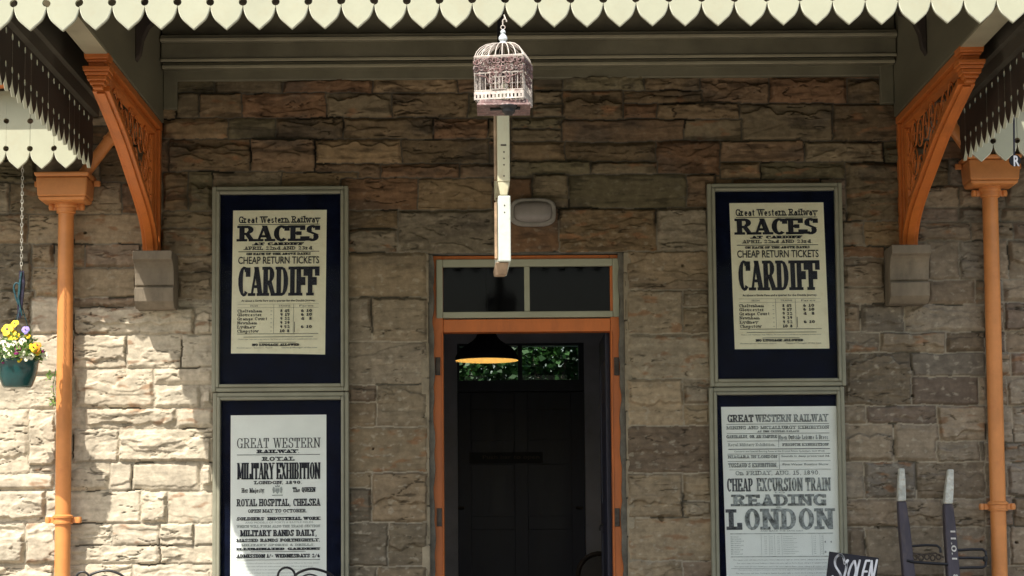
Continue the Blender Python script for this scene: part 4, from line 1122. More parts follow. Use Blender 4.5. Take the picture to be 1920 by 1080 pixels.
# ================================================================== POSTER CASES
def poster_case(px, sheet_px, label, sheet_mat, tilt, letter, curl=0.0, stretch_to=None):
    """px: outer corners x0,x1,y0,y1 ; sheet_px: x0,x1,y0,y1"""
    YB = -.045
    mx, my = (px[0] + px[1]) / 2, (px[2] + px[3]) / 2
    x0, x1 = at(px[0], my, -.08).x, at(px[1], my, -.08).x
    z0, z1 = at(mx, px[3], -.08).z, at(mx, px[2], -.08).z
    root = empty('poster_case', ((x0 + x1) / 2, -.03, z0), label, 'framed poster', 'framed railway posters beside the doorway')
    b = MB(); f = .052; yo = -.092
    def ring(a, d, y_f, y_b):
        bb = b
        bb.box(x0 + a, x0 + d, y_f, y_b, z0 + a, z1 - a); bb.box(x1 - d, x1 - a, y_f, y_b, z0 + a, z1 - a)
        bb.box(x0 + d, x1 - d, y_f, y_b, z1 - d, z1 - a); bb.box(x0 + d, x1 - d, y_f, y_b, z0 + a, z0 + d)
    ring(0, .03, -.080, -.02); ring(.0301, f, yo, -.022)
    b.build('frame', M['frame'], root, bevel=.007, seg=2)
    b = MB(); b.box(x0 + .02, x1 - .02, -.038, -.03, z0 + .02, z1 - .02); b.build('backing_board', M['navy'], root)
    s0, s1 = at(sheet_px[0], my, -.045), at(sheet_px[1], my, -.045)
    smx = (sheet_px[0] + sheet_px[1]) / 2
    sz1, sz0 = at(smx, sheet_px[2], -.045).z, at(smx, sheet_px[3], -.045).z
    b = MB()
    n = 14; vs = []
    for i in range(n + 1):
        for j in range(n + 1):
            u, v = i / n, j / n
            x = s0.x + (s1.x - s0.x) * u; z = sz0 + (sz1 - sz0) * v
            z -= curl * (1 - v) * (u ** 1.6) * .012
            y = -.0415 - .0016 * math.sin(u * 5 + v * 3) * (1 - v) * (1 if curl else .3)
            vs.append((x + tilt * (v - .5), y, z + tilt * .0))
    fs = [(i * (n + 1) + j, (i + 1) * (n + 1) + j, (i + 1) * (n + 1) + j + 1, i * (n + 1) + j + 1) for i in range(n) for j in range(n)]
    m_ = len(vs); vs += [(a, c + .0022, d) for a, c, d in vs]
    fs += [tuple(q + m_ for q in f_)[::-1] for f_ in fs]
    edge = [i * (n + 1) for i in range(n + 1)] + [n * (n + 1) + j for j in range(1, n + 1)] + [i * (n + 1) + n for i in range(n - 1, -1, -1)] + [j for j in range(n - 1, 0, -1)]
    fs += [(a, c, c + m_, a + m_) for a, c in zip(edge, edge[1:] + edge[:1])]
    b.add(vs, fs)
    sheet = b.build('printed_sheet', sheet_mat, root)
    Xs = lambda p: s0.x + (p - sheet_px[0]) / (sheet_px[1] - sheet_px[0]) * (s1.x - s0.x)
    Zs = lambda p: sz1 + (p - sheet_px[2]) / (sheet_px[3] - sheet_px[2]) * (sz0 - sz1)
    for nm, mt, ik in letter(Xs, Zs):
        if tilt:
            zc = (sz0 + sz1) / 2
            ik.mb.v = [(a + tilt * (c - zc) / (sz1 - sz0), bq, c) for a, bq, c in ik.mb.v]
        ik.mb.build(nm, mt, sheet)
    b = MB(); b.box(x0 + .045, x1 - .045, -.060, -.057, z0 + .045, z1 - .045); b.build('glass_pane', M['poster_glass'], root)
    return root
YI = -.0452
def small(ik, X, Z, x0, x1, y0, y1, text, bold=.0): ik.sans(text, X(x0), X(x1), Z(y1), Z(y0), bold)

def races(X, Z):
    k = Ink(YI); t = Ink(YI)
    def s(text, x0, x1, y0, y1, **kw): k.slab(text, X(x0), X(x1), Z(y1), Z(y0), **kw)
    def rule(x0, x1, y, w=.9, ik=k): ik.rect(X(x0), X(x1), Z(y + w / 2), Z(y - w / 2))
    s('Great Western Railway', 446, 598, 405.5, 418, stem=.24, bar=.17, serif=.55, track=.08)
    rule(446, 598, 421, 1)
    s('RACES', 446, 598, 423, 452.5, stem=.34, bar=.15, serif=.35, track=.06)
    s('AT CARDIFF', 474, 568, 454.8, 460, stem=.42, bar=.3, serif=.4)
    s("APRIL 22nd AND 23rd.", 457, 588, 462.3, 468.6, stem=.24, bar=.17, serif=.5)
    rule(446, 598, 472, 1.1)
    s('ON EACH OF THE ABOVE DATES', 461, 582, 474.2, 478.4, stem=.36, bar=.28, serif=.4)
    k.sans('CHEAP RETURN TICKETS', X(446), X(598), Z(495), Z(481.3), .012)
    s('CARDIFF', 446, 597, 500.6, 555, stem=.40, bar=.10, serif=.24, track=.07)
    small(k, X, Z, 453, 592, 562, 567, 'At about a Single Fare and a quarter for the Double Journey.', .02)
    rule(446, 598, 570.5, .35, t); rule(446, 598, 577, .35, t)
    small(t, X, Z, 470, 484, 572.3, 575.3, 'FROM'); small(t, X, Z, 523, 545, 572.3, 575.3, 'TRAINS'); small(t, X, Z, 562, 588, 572.3, 575.3, 'Fares')
    for y, nm, tm, pr in ((583, 'Cheltenham', '8 45', '6 10'), (590.2, 'Gloucester', '9 17', '6 10'), (597.7, 'Grange Court', '9 32', '4  8'),
                          (605.3, 'Newnham', '9 39', ''), (613, 'Lydney', '9 52', '6 10'), (620.6, 'Chepstow', '10 8', '')):
        wd = 46 if len(nm) < 11 else 56
        k.slab(nm, X(446), X(446 + wd - 3 * (10 - min(10, len(nm)))), Z(y + 2.7), Z(y - 2.7), stem=.22, bar=.16, serif=.45)
        k.slab(tm, X(526), X(544), Z(y + 2.6), Z(y - 2.6), stem=.3, bar=.22, serif=.3)
        if pr: k.slab(pr, X(565), X(586), Z(y + 2.6), Z(y - 2.6), stem=.3, bar=.22, serif=.3)
        t.rect(X(508), X(511), Z(y + .5), Z(y - .1))
    for x in (514, 551): t.rect(X(x - .25), X(x + .25), Z(625), Z(571))
    k.rect(X(552.6), X(553.6), Z(623), Z(604))
    rule(446, 598, 626, .8); rule(458, 588, 631.8, .8)
    small(t, X, Z, 448, 596, 635, 637.5, 'Children under Twelve years of age, Half-price. The Tickets are not transferable and are available by the trains named')
    rule(487, 556, 642, .7)
    s('NO LUGGAGE ALLOWED.', 475, 565, 644.3, 648.7, stem=.38, bar=.28, serif=.4)
    small(t, X, Z, 446, 512, 651, 653.4, 'Paddington Station, April'); small(t, X, Z, 530, 596, 650.5, 654, 'General Manager of the Line')
    return [('lettering', M['ink'], k), ('fine_print', M['ink_soft'], t)]

def military(X, Z):
    k = Ink(YI); t = Ink(YI)
    def s(text, x0, x1, y0, y1, **kw): k.slab(text, X(x0), X(x1), Z(y1), Z(y0), **kw)
    def rule(x0, x1, y, w=.9, ik=k): ik.rect(X(x0), X(x1), Z(y + w / 2), Z(y - w / 2))
    s('GREAT WESTERN', 444, 600, 821.5, 840, stem=.17, bar=.055, serif=.4, track=.16)
    s('RAILWAY.', 482, 562, 843.3, 850, stem=.34, bar=.26, serif=.4)
    rule(444, 600, 853, .9)
    s('ROYAL', 492, 552, 857, 864.4, stem=.26, bar=.2, serif=.5, track=.25)
    s('MILITARY EXHIBITION', 445, 600, 868, 899, stem=.40, bar=.07, serif=.16, track=.05)
    s('LONDON, 1890.', 477, 567, 902.4, 908.2, stem=.26, bar=.2, serif=.5)
    s('Her Majesty', 453, 495, 915.5, 924, stem=.32, bar=.14, serif=.3)
    s('The QUEEN', 549, 591, 914.5, 923.5, stem=.36, bar=.14, serif=.3)
    # the little coat of arms between the two: shield, crown and supporters
    cx, cy = 520, 920
    t.quad([(X(cx - 4), Z(cy - 4)), (X(cx + 4), Z(cy - 4)), (X(cx + 4), Z(cy + 2)), (X(cx), Z(cy + 7)), (X(cx - 4), Z(cy + 2))])
    for q in (-1, 1):
        t.quad([(X(cx + q * 5), Z(cy - 5)), (X(cx + q * 8), Z(cy - 7)), (X(cx + q * 9.5), Z(cy - 2)), (X(cx + q * 8), Z(cy + 6)), (X(cx + q * 5.2), Z(cy + 4))][::q])
    t.quad([(X(cx - 4), Z(cy - 6)), (X(cx - 4.6), Z(cy - 10)), (X(cx - 2), Z(cy - 8)), (X(cx), Z(cy - 11.5)), (X(cx + 2), Z(cy - 8)), (X(cx + 4.6), Z(cy - 10)), (X(cx + 4), Z(cy - 6))])
    t.rect(X(cx - 10), X(cx + 10), Z(cy + 10), Z(cy + 8.2))
    s('ROYAL HOSPITAL, CHELSEA', 444, 600, 936, 949.5, stem=.32, bar=.13, serif=.32)
    k.slab('OPEN MAY TO OCTOBER.', X(465), X(576), Z(961.6), Z(955.2), stem=.24, bar=.18, serif=.45)
    rule(499, 538, 964.5, .5, t)
    s("SOLDIERS' INDUSTRIAL WORK", 444, 600, 970, 976, stem=.34, bar=.24, serif=.4)
    small(t, X, Z, 460, 587, 978.5, 981.8, 'AND MODELS OF FORTS & BATTLE FIELDS')
    t.slab('WHICH WILL FORM ALSO THE TRADE SECTION', X(444), X(600), Z(989.6), Z(984.8), stem=.26, bar=.2, serif=.4)
    s('MILITARY BANDS DAILY,', 451, 594, 994, 1005.8, stem=.36, bar=.15, serif=.32)
    s('MASSED BANDS FORTNIGHTLY,', 444, 600, 1010.4, 1016.2, stem=.3, bar=.22, serif=.45)
    t.slab('MILITARY SPORTS & DRILLS.', X(453), X(590), Z(1024.2), Z(1020.2), stem=.3, bar=.22, serif=.45)
    s('ILLUMINATED GARDENS', 444, 600, 1027.4, 1031.8, stem=.4, bar=.3, serif=.4)
    rule(470, 573, 1034.6, .7)
    s('ADMISSION 1/- WEDNESDAYS 2/6', 444, 600, 1039.2, 1046, stem=.38, bar=.24, serif=.3)
    rule(444, 600, 1050, .8)
    for q in range(18):
        y = 1055 + q * 6
        small(t, X, Z, 448 + (q * 7) % 9, 598 - (q * 11) % 17, y, y + 2.4, 'Excursion trains will leave the undermentioned stations as follows at the times shown')
    return [('lettering', M['ink'], k), ('fine_print', M['ink_pale'], t)]

def london(X, Z):
    k = Ink(YI); t = Ink(YI); d = Ink(YI)
    def s(text, x0, x1, y0, y1, ik=k, **kw): ik.slab(text, X(x0), X(x1), Z(y1), Z(y0), **kw)
    def rule(x0, x1, y, w=.9, ik=k): ik.rect(X(x0), X(x1), Z(y + w / 2), Z(y - w / 2))
    s('GREAT', 1369, 1418, 777, 791.3, d, stem=.34, bar=.16, serif=.32)
    s('WESTERN RAILWAY', 1422, 1558, 777, 791.3, stem=.34, bar=.16, serif=.32)
    rule(1367, 1560, 795, .9, d)
    s('MINING AND METALLURGY EXHIBITION', 1367, 1559, 798.6, 804.8, stem=.26, bar=.2, serif=.45)
    s('AT THE CRYSTAL PALACE', 1425, 1503, 807.2, 810.6, stem=.36, bar=.28, serif=.4)
    rule(1367, 1560, 812.8, .8, d)
    s('GARIBALDI, OR AN EMPIRE', 1366, 1461, 815.6, 821.6, stem=.34, bar=.22, serif=.35)
    s('Open Outside Leisure & Dress', 1465, 1557, 816, 824.5, stem=.36, bar=.12, serif=.2)
    rule(1367, 1560, 827, .8)
    s('Royal Military Exhibition,', 1369, 1458, 831, 836.5, t, stem=.26, bar=.18, serif=.45)
    s('FRENCH EXHIBITION', 1471, 1557, 831.8, 836.8, stem=.3, bar=.22, serif=.4)
    rule(1369, 1560, 842.2, 1.4, d)
    small(k, X, Z, 1380, 1550, 844.8, 848.8, 'Concerts and Special Evening Fetes at the Crystal Palace, Sydenham, Each Week', .01)
    rule(1367, 1560, 851.3, 1)
    s('NIAGARA IN LONDON', 1368, 1460, 853.6, 859.4, stem=.28, bar=.2, serif=.45)
    small(k, X, Z, 1468, 1559, 854, 858.6, 'Sounds in deep preserved 3d.', .02)
    rule(1367, 1560, 865, .9)
    s("TUSSAUD'S EXHIBITION,", 1368, 1460, 868.2, 876.4, stem=.36, bar=.16, serif=.3)
    small(k, X, Z, 1470, 1556, 869.5, 874.5, 'Fine Water Boating Show', .02)
    for ya, yb in ((815, 839), (852, 880)): k.rect(X(1463.4), X(1464.2), Z(yb), Z(ya))
    rule(1370, 1560, 881, .7)
    s('On FRIDAY, AUG. 15, 1890.', 1381, 1540, 883.2, 891, stem=.2, bar=.14, serif=.45)
    s('CHEAP', 1364, 1413, 897.2, 921.6, d, stem=.36, bar=.10, serif=.2)
    s('EXCURSION TRAIN', 1420, 1558, 896.6, 921.4, stem=.36, bar=.10, serif=.2)
    small(k, X, Z, 1451, 1472, 923, 925.4, 'TO')
    s('READING', 1374, 1549, 927.6, 949.2, stem=.32, bar=.20, serif=.45)
    small(k, X, Z, 1454, 1466, 950.4, 953, '&')
    s('L', 1365, 1388, 955, 993.5, d, stem=.38, bar=.16, serif=.4)
    s('ONDON', 1395, 1560, 954.4, 993.5, stem=.34, bar=.14, serif=.35, track=.16)
    small(k, X, Z, 1424, 1504, 994.8, 997.2, 'AND BACK THE SAME DAY')
    rule(1367, 1560, 1001, 1)
    for x in (1425, 1440, 1450, 1463.5, 1520, 1535, 1541): t.rect(X(x - .2), X(x + .2), Z(1042), Z(1003))
    for q in range(9):
        y = 1005.5 + q * 4
        small(t, X, Z, 1368, 1382 + (q * 5) % 11, y, y + 2.2, 'Bristol'); small(t, X, Z, 1466, 1484 + (q * 7) % 13, y, y + 2.2, 'Chippenham')
        for x in (1431, 1442, 1455, 1523, 1537): small(t, X, Z, x, x + 4, y, y + 2.2, '%d %d' % (5 + q // 2, (q * 13) % 60))
    for x, y in ((1543, 1015), (1554, 1015), (1543, 1034)): k.sans('%d' % (4 + y % 5), X(x), X(x + 3), Z(y + 4), Z(y), .02)
    rule(1367, 1560, 1044, 1)
    for q in range(16):
        y = 1049 + q * 6.2
        small(k if q % 4 != 3 else t, X, Z, 1371 + (q * 7) % 12, 1557 - (q * 11) % 14, y, y + 2.6, 'The return train will leave Paddington Station the same night as shown above, calling at all stations named')
        if q % 4 == 3: rule(1367, 1560, y - 1.6, .6)
    return [('lettering', M['ink_faded'], k), ('dark_lettering', M['ink_soft'], d), ('fine_print', M['ink_pale'], t)]

poster_case((397, 653, 349, 734), (435, 611, 394, 662), 'grey-green framed Races at Cardiff poster above the Military Exhibition poster', M['paper_old'], .012, races, curl=1.0)
poster_case((398, 654, 735.5, 1165), (432, 612, 778, 1120), 'grey-green framed Royal Military Exhibition poster with scratched navy border, partly in sun', M['paper_new'], .0, military)
def races_r(X, Z):
    return races(lambda p: X(1373 + (p - 435) / 176 * 177), lambda p: Z(380 + (p - 394) / 268 * 274))
poster_case((1329, 1583, 343, 724), (1373, 1550, 380, 654), 'grey-green framed Races at Cardiff poster above the faded London excursion poster', M['paper_old'], -.02, races_r)
poster_case((1333, 1588, 725.5, 1160), (1358, 1575, 762, 1130), 'grey-green framed poster for a Reading and London excursion in faded grey print, behind the blackboard', M['paper_new'], -.02, london)

# ================================================================== SMALLER THINGS
# ---- oval bulkhead lamp over the door
c = at(999, 398, -.05)
root = empty('bulkhead_light', (c.x, -.03, c.z), 'unlit grey rounded bulkhead light on the stones above the doorway', 'wall light')
def superell(cx, cz, a, b_, n=36, e=3.4):
    out = []
    for k in range(n):
        t = 2 * PI * k / n
        ct, s_ = math.cos(t), math.sin(t)
        out.append((cx + a * math.copysign(abs(ct) ** (2 / e), ct), cz + b_ * math.copysign(abs(s_) ** (2 / e), s_)))
    return out
def stack(rings, cap=True):
    vs = []; n = len(rings[0][1]); fs = []
    for y, ring in rings: vs += [(p[0], y, p[1]) for p in ring]
    for i in range(len(rings) - 1):
        for k in range(n):
            l = (k + 1) % n; fs.append((i * n + k, i * n + l, (i + 1) * n + l, (i + 1) * n + k))
    if cap: fs.append(tuple((len(rings) - 1) * n + k for k in range(n)))
    bb = MB(); bb.add(vs, fs); return bb
a_, b_ = .158, .098
stack([(-.03, superell(c.x, c.z, a_, b_)), (-.062, superell(c.x, c.z, a_, b_)), (-.072, superell(c.x, c.z, a_ - .008, b_ - .008)),
       (-.072, superell(c.x, c.z, a_ - .026, b_ - .024)), (-.064, superell(c.x, c.z, a_ - .029, b_ - .027))], False).build('housing', M['lamp_body'], root, smooth=True)
stack([(-.060, superell(c.x, c.z, a_ - .027, b_ - .025)), (-.085, superell(c.x, c.z, a_ - .036, b_ - .033)), (-.100, superell(c.x, c.z, a_ - .056, b_ - .05)), (-.106, superell(c.x, c.z, a_ - .09, b_ - .075))]).build('lens', M['lens'], root, smooth=True, angle=60)

# ---- wooden sign boards hung edge-on
root = empty('hanging_sign', (.02, -4.0, 2.2), 'cream wooden sign seen edge-on, hanging in two tiers below the birdcage', 'sign')
yf, yb = -4.0, -3.42
def sx_(px, y): return at(px, 400, y).x
zt_, zm1, zm2, zb_ = at(945, 150, yf).z, at(945, 352, yf).z, at(945, 365, yf).z, at(945, 490, yf).z
zbb = at(937, 519, yb).z
b = MB()
def board(bb, hw, z0, z1, c0, c1, dz=0):
    x_f, x_b = c0, c1
    bb.add([(x_f - hw, yf, z0), (x_f + hw, yf, z0), (x_b + hw, yb, z0 + dz), (x_b - hw, yb, z0 + dz), (x_f - hw, yf, z1), (x_f + hw, yf, z1), (x_b + hw, yb, z1), (x_b - hw, yb, z1)],
           [(3, 2, 1, 0), (4, 5, 6, 7), (0, 1, 5, 4), (1, 2, 6, 5), (2, 3, 7, 6), (3, 0, 4, 7)])
cf, cb = sx_(945, yf), sx_(938, yb)
board(b, .031, zm1 + .03, zt_, cf, cb); b.build('upper_board', M['sign_cream'], root, bevel=.005)
b = MB(); board(b, .031, zb_, zm2 - .004, cf + .002, cb); b.build('lower_board', M['white'], root, bevel=.006)
b = MB(); b.frustum((cf, yf + .049, zm2 - .002), (.034, .09), (cf, yf + .05, zm1 + .0285), (.060, .097)); b.build('link_block', M['sign_cream'], root, bevel=.004)
b = MB(); b.frustum((cb, yb - .05, zm2 - .002), (.036, .09), (cb, yb - .05, zm1 + .0285), (.05, .095))
b.build('link_block', M['bare_wood'], root, bevel=.004)
b = MB(); b.box(cf - .048, cf - .0335, yf + .05, yf + .10, zb_ + .02, zm2 - .03); b.build('side_batten', M['bare_wood'], root, bevel=.004)
b = MB(); b.box(cf - .048, cf - .0335, yf + .05, yf + .10, zm1 + .05, zt_ - .1); b.build('side_batten', M['bare_wood'], root, bevel=.004)
b = MB()
b.add([(cf - .045, yf + .02, zb_ - .002), (cf + .022, yf + .02, zb_ - .002), (cb + .03, yb, zbb + .03), (cb - .04, yb, zbb + .03), (cf - .03, yf + .06, zb_ - .06), (cf + .012, yf + .06, zb_ - .06), (cb + .022, yb, zbb), (cb - .036, yb, zbb)],
      [(0, 1, 2, 3), (4, 7, 6, 5), (0, 4, 5, 1), (1, 5, 6, 2), (2, 6, 7, 3), (3, 7, 4, 0)])
b.build('bottom_rail', M['bare_wood'], root, bevel=.005)
b = MB()
for py in (285, 297, 309, 330):
    b = MB(); p = at(945, py, yf); b.tube([(p.x, yf - .002, p.z), (p.x, yf + .002, p.z)], .0042, 8); b.build('screw', M['hinge'], root, smooth=True)
b = MB(); p = at(944, 272, yf); b.box(p.x - .014, p.x + .014, yf - .003, yf - .0005, p.z - .004, p.z + .004); b.build('staple', M['hinge'], root)
for py in (385, 398):
    b = MB(); p = at(946, py, yf); b.tube([(p.x, yf - .002, p.z), (p.x, yf + .002, p.z)], .0036, 8); b.build('screw', M['hinge'], root, smooth=True)
b = MB(); b.tube([(cf, yf + .06, zt_ - .01), (cf, yf + .06, 4.05)], .009, 8); b.tube([(cb, yb - .06, zt_ - .01), (cb, yb - .06, 4.1)], .009, 8); b.build('hanger_rod', M['iron'], root, smooth=True)

# ---- birdcage on a hook in front of the valance
YC = -4.635
cz0, cz1 = at(940, 207, YC).z, at(945, 115, YC).z
cc = at(944, 165, YC)
root = empty('birdcage', (cc.x, YC, cz0), 'ornate chipped white wire birdcage hanging from the middle of the valance', 'birdcage')
hw = .114
rz = R(11)
def cg(x, y, z):
    return (cc.x + x * math.cos(rz) + y * math.sin(rz), YC - x * math.sin(rz) + y * math.cos(rz), z)
zt_ = cz1; zb_ = cz0 + .025; zband = zt_ - .078; ztray = cz0 + .072
b = MB()
def bar(bb, p, q, r=.0028, s=5): bb.tube([cg(*p), cg(*q)], r, s)
cor = [(-hw, -hw), (hw, -hw), (hw, hw), (-hw, hw)]
for i in range(4):
    (xa, ya), (xb, yb_) = cor[i], cor[(i + 1) % 4]
    n = 9
    for k in range(n + 1):
        t = k / n; x, y = xa + (xb - xa) * t, ya + (yb_ - ya) * t
        bar(b, (x, y, ztray), (x, y, zt_), .0036 if k in (0, n) else .0022)
    for z, r in ((ztray, .004), (zband, .0035), (zt_, .0055), (zt_ - .004, .004)): bar(b, (xa, ya, z), (xb, yb_, z), r)
b.build('wire_wall', M['cage_white'], root, smooth=True)
b = MB()
dh = at(945, 82, YC).z - zt_
apex = zt_ + dh
for i in range(4):
    (xa, ya), (xb, yb_) = cor[i], cor[(i + 1) % 4]
    for k in range(7):
        t = k / 7; x, y = xa + (xb - xa) * t, ya + (yb_ - ya) * t
        b.tube([cg(x * f, y * f, zt_ + dh * g) for f, g in ((1, 0), (.93, .30), (.80, .56), (.60, .79), (.36, .93), (.12, 1.0))], .0026, 5)
for i in range(4): pass
b.tube([cg(.022 * math.cos(R(a)), .022 * math.sin(R(a)), apex - .002) for a in range(0, 360, 30)], .004, 5, closed=True)
b.build('dome', M['cage_white'], root, smooth=True)
b = MB()                                          # pierced scroll band and floral scrolls over the wires
rnd = random.Random(12)
for i in range(4):
    (xa, ya), (xb, yb_) = cor[i], cor[(i + 1) % 4]
    ox, oy = (yb_ - ya) / (2 * hw) * .004, -(xb - xa) / (2 * hw) * .004
    def wp(t, z): return cg(xa + (xb - xa) * t + ox, ya + (yb_ - ya) * t + oy, z)
    for k in range(11):
        t = .05 + .09 * k
        for zc_, rr_ in ((zt_ - .024, .017), (zt_ - .056, .016)):
            a0 = rnd.uniform(0, 360); t2 = t + rnd.uniform(-.02, .02)
            pts = [wp(t2 + (rr_ * (1 - q / 14) / (2 * hw)) * math.cos(R(a0 + q * 38)), zc_ + rr_ * (1 - q / 14) * math.sin(R(a0 + q * 38))) for q in range(12)]
            b.tube(pts, [.0042] * 11 + [.007], 5)
    for k in range(3):
        t = .36 + .17 * k
        for q in range(2):
            zc_ = zband - .012 - .03 * q
            pts = [wp(t + .06 * math.cos(R(j * 30 + 60 * k)) * (1 - j / 16), zc_ + .015 * math.sin(R(j * 30 + 60 * k)) * (1 - j / 16)) for j in range(12)]
            b.tube(pts, .0034, 5)
    vs = [wp(0.01, zt_ - .006), wp(.99, zt_ - .006), wp(.99, zband + .004), wp(.01, zband + .004)]
    inn = [Vector(v) for v in vs]
    b.tube([wp(.02, zband - .006), wp(.25, zband - .02), wp(.30, zband - .05)], .003, 5); b.tube([wp(.98, zband - .006), wp(.75, zband - .02), wp(.70, zband - .05)], .003, 5)
b.build('filigree', M['cage_rust'], root, smooth=True)
b = MB()                                          # little gate in the front wall
for x0, x1, z0, z1 in ((-.03, .035, ztray + .004, ztray + .062),):
    b.tube([cg(x0, -hw - .006, z0), cg(x1, -hw - .006, z0), cg(x1, -hw - .006, z1), cg(x0, -hw - .006, z1)], .003, 5, closed=True)
    for k in range(1, 4): bar(b, (x0 + (x1 - x0) * k / 4, -hw - .006, z0), (x0 + (x1 - x0) * k / 4, -hw - .006, z1), .0024)
b.build('gate', M['cage_white'], root, smooth=True)
b = MB()                                          # pierced tray
for i in range(4):
    (xa, ya), (xb, yb_) = cor[i], cor[(i + 1) % 4]
    def wq(t, z, o):
        ox, oy = (yb_ - ya) / (2 * hw), -(xb - xa) / (2 * hw)
        return cg(xa + (xb - xa) * t + ox * o, ya + (yb_ - ya) * t + oy * o, z)
    za, zb2_ = ztray - .004, zb_ + .006
    n = 13; zc_, zd_ = ztray - .018, ztray - .034
    def q4(t0, t1, z0, z1): b.add([wq(t0, z0, .004), wq(t1, z0, .004), wq(t1, z1, .004), wq(t0, z1, .004), wq(t0, z0, .001), wq(t1, z0, .001), wq(t1, z1, .001), wq(t0, z1, .001)],
                                  [(0, 1, 2, 3), (7, 6, 5, 4), (0, 4, 5, 1), (1, 5, 6, 2), (2, 6, 7, 3), (3, 7, 4, 0)])
    q4(0, 1, zc_, za); q4(0, 1, zb2_, zd_)
    for k in range(n + 1): q4(max(0, (k - .28) / n), min(1, (k + .28) / n), zd_ + .0002, zc_ - .0002)
b.build('tray_rim', M['cage_white'], root)
b = MB()
b.frustum(cg(0, 0, cz0), (.252, .252), cg(0, 0, cz0 + .012), (.243, .243)); b.frustum(cg(0, 0, cz0 + .0125), (.230, .230), cg(0, 0, zb_ + .004), (.224, .224))
o_ = b.build('floor_tray', M['cage_rust'], root, bevel=.003)
b = MB(); p = cg(.042, -.10, cz0); b.lathe(p, [(.002, -.046), (.018, -.043), (.030, -.030), (.032, -.014), (.042, -.005), (.042, -.0005)], 16); b.tube([cg(-.05, -.07, cz0 - .006), cg(.09, -.06, cz0 - .006)], .008, 6)
b.build('base_fitting', M['iron'], root, smooth=True)
b = MB()
b.lathe((cc.x, YC, apex), [(.021, -.003), (.017, .007), (.010, .011), (.016, .014), (.021, .021), (.020, .031), (.013, .041), (.008, .046), (.012, .051), (.013, .057), (.008, .063), (.003, .068)], 18)
b.build('finial', M['finial'], root, smooth=True)
b = MB()
z = apex + .068
b.tube(arc(cc.x, z + .010, .010, 0, 360, 12, y=YC), .0022, 5)
hk = [(cc.x, YC, z + .018)] + arc(cc.x + .008, z + .040, .010, 200, -20, 8, y=YC)[::1] + [(cc.x + .006, YC + .02, z + .075), (cc.x + .004, YV - .004, z + .085), (cc.x + .004, YV + .02, z + .085)]
b.tube(hk, .0026, 6)
b.build('hook', M['cage_white'], root, smooth=True)

# ---- pendant lamp in the hall
YL = 2.2
lc = at(913, 676, YL)
root = empty('pendant_lamp', (lc.x, YL, lc.z), 'black dome pendant lamp with glowing amber inside, hanging in the doorway', 'lamp')
rl = .252
prof = [(rl, 0), (rl - .005, .03), (rl - .022, .065), (rl - .055, .10), (rl - .10, .13), (rl - .14, .155), (.085, .185), (.072, .215), (.066, .26), (.03, .275), (.014, .285)]
b = MB(); b.lathe((lc.x, YL, lc.z), prof, 48); b.build('shade', M['black_paint'], root, smooth=True)
b = MB(); b.lathe((lc.x, YL, lc.z), [(r - .004, z - .001 if z == 0 else z - .003) for r, z in prof[:8]], 48); b.build('shade_lining', M['shade_in'], root, smooth=True)
b = MB(); b.lathe((lc.x, YL, lc.z + .05), [(.003, .0), (.028, .008), (.04, .03), (.036, .055), (.02, .085), (.018, .12)], 20); b.build('bulb', M['bulb'], root, smooth=True)
b = MB(); b.tube([(lc.x, YL, lc.z + .28), (lc.x, YL, 3.71)], .006, 8); b.build('cord', M['iron'], root, smooth=True)

# ---- hanging flower pot
YP = -.55
pc = at(33, 676, YP)
rp = .137
root = empty('hanging_flower_pot', (pc.x, YP, pc.z - .18), 'teal hanging pot of yellow, white and violet pansies at the left downpipe', 'flower pot')
b = MB()
hp = pc.z - at(33, 727, YP).z
b.lathe((pc.x, YP, pc.z), [(rp - .012, -.02), (rp - .006, 0), (rp + .004, .003), (rp + .006, -.008), (rp - .002, -.02), (rp - .006, -.06), (rp - .018, -hp * .62), (rp - .038, -hp + .014), (rp - .05, -hp), (.001, -hp)], 40)
b.build('pot', M['teal'], root, smooth=True, angle=50)
b = MB(); b.lathe((pc.x, YP, pc.z - .012), [(.001, .012), (rp * .6, .008), (rp - .01, 0)], 24); b.build('soil', M['soil'], root, smooth=True)
rnd = random.Random(41)
def leafquad(bb, p, dirv, up, l, w):
    d = dirv.normalized(); s = d.cross(up).normalized() * w; n = d.cross(s).normalized() * (w * .25)
    bb.add([p, p + d * l * .35 + s + n, p + d * l * .8 + s * .7 + n, p + d * l, p + d * l * .8 - s * .7 + n, p + d * l * .35 - s + n, p + d * l * .5],
           [(0, 1, 6), (1, 2, 6), (2, 3, 6), (3, 4, 6), (4, 5, 6), (5, 0, 6)])
b = MB()
for k in range(620):
    a = rnd.uniform(0, 2 * PI); rr_ = rp * (rnd.random() ** .5) * 1.12
    hmax = .215 * max(.15, (1 - (rr_ / (rp * 1.25)) ** 2))
    p = Vector((pc.x + rr_ * math.cos(a), YP + rr_ * math.sin(a), pc.z - .005 + hmax * rnd.random()))
    d = Vector((math.cos(a) * rnd.uniform(.2, 1.2), math.sin(a) * rnd.uniform(.2, 1.2), rnd.uniform(-.5, .8)))
    leafquad(b, p, d, Vector((rnd.uniform(-.5, .5), rnd.uniform(-.5, .5), 1)), rnd.uniform(.025, .048), rnd.uniform(.008, .015))
b.build('foliage', M['leaf_pot'], root, smooth=False)
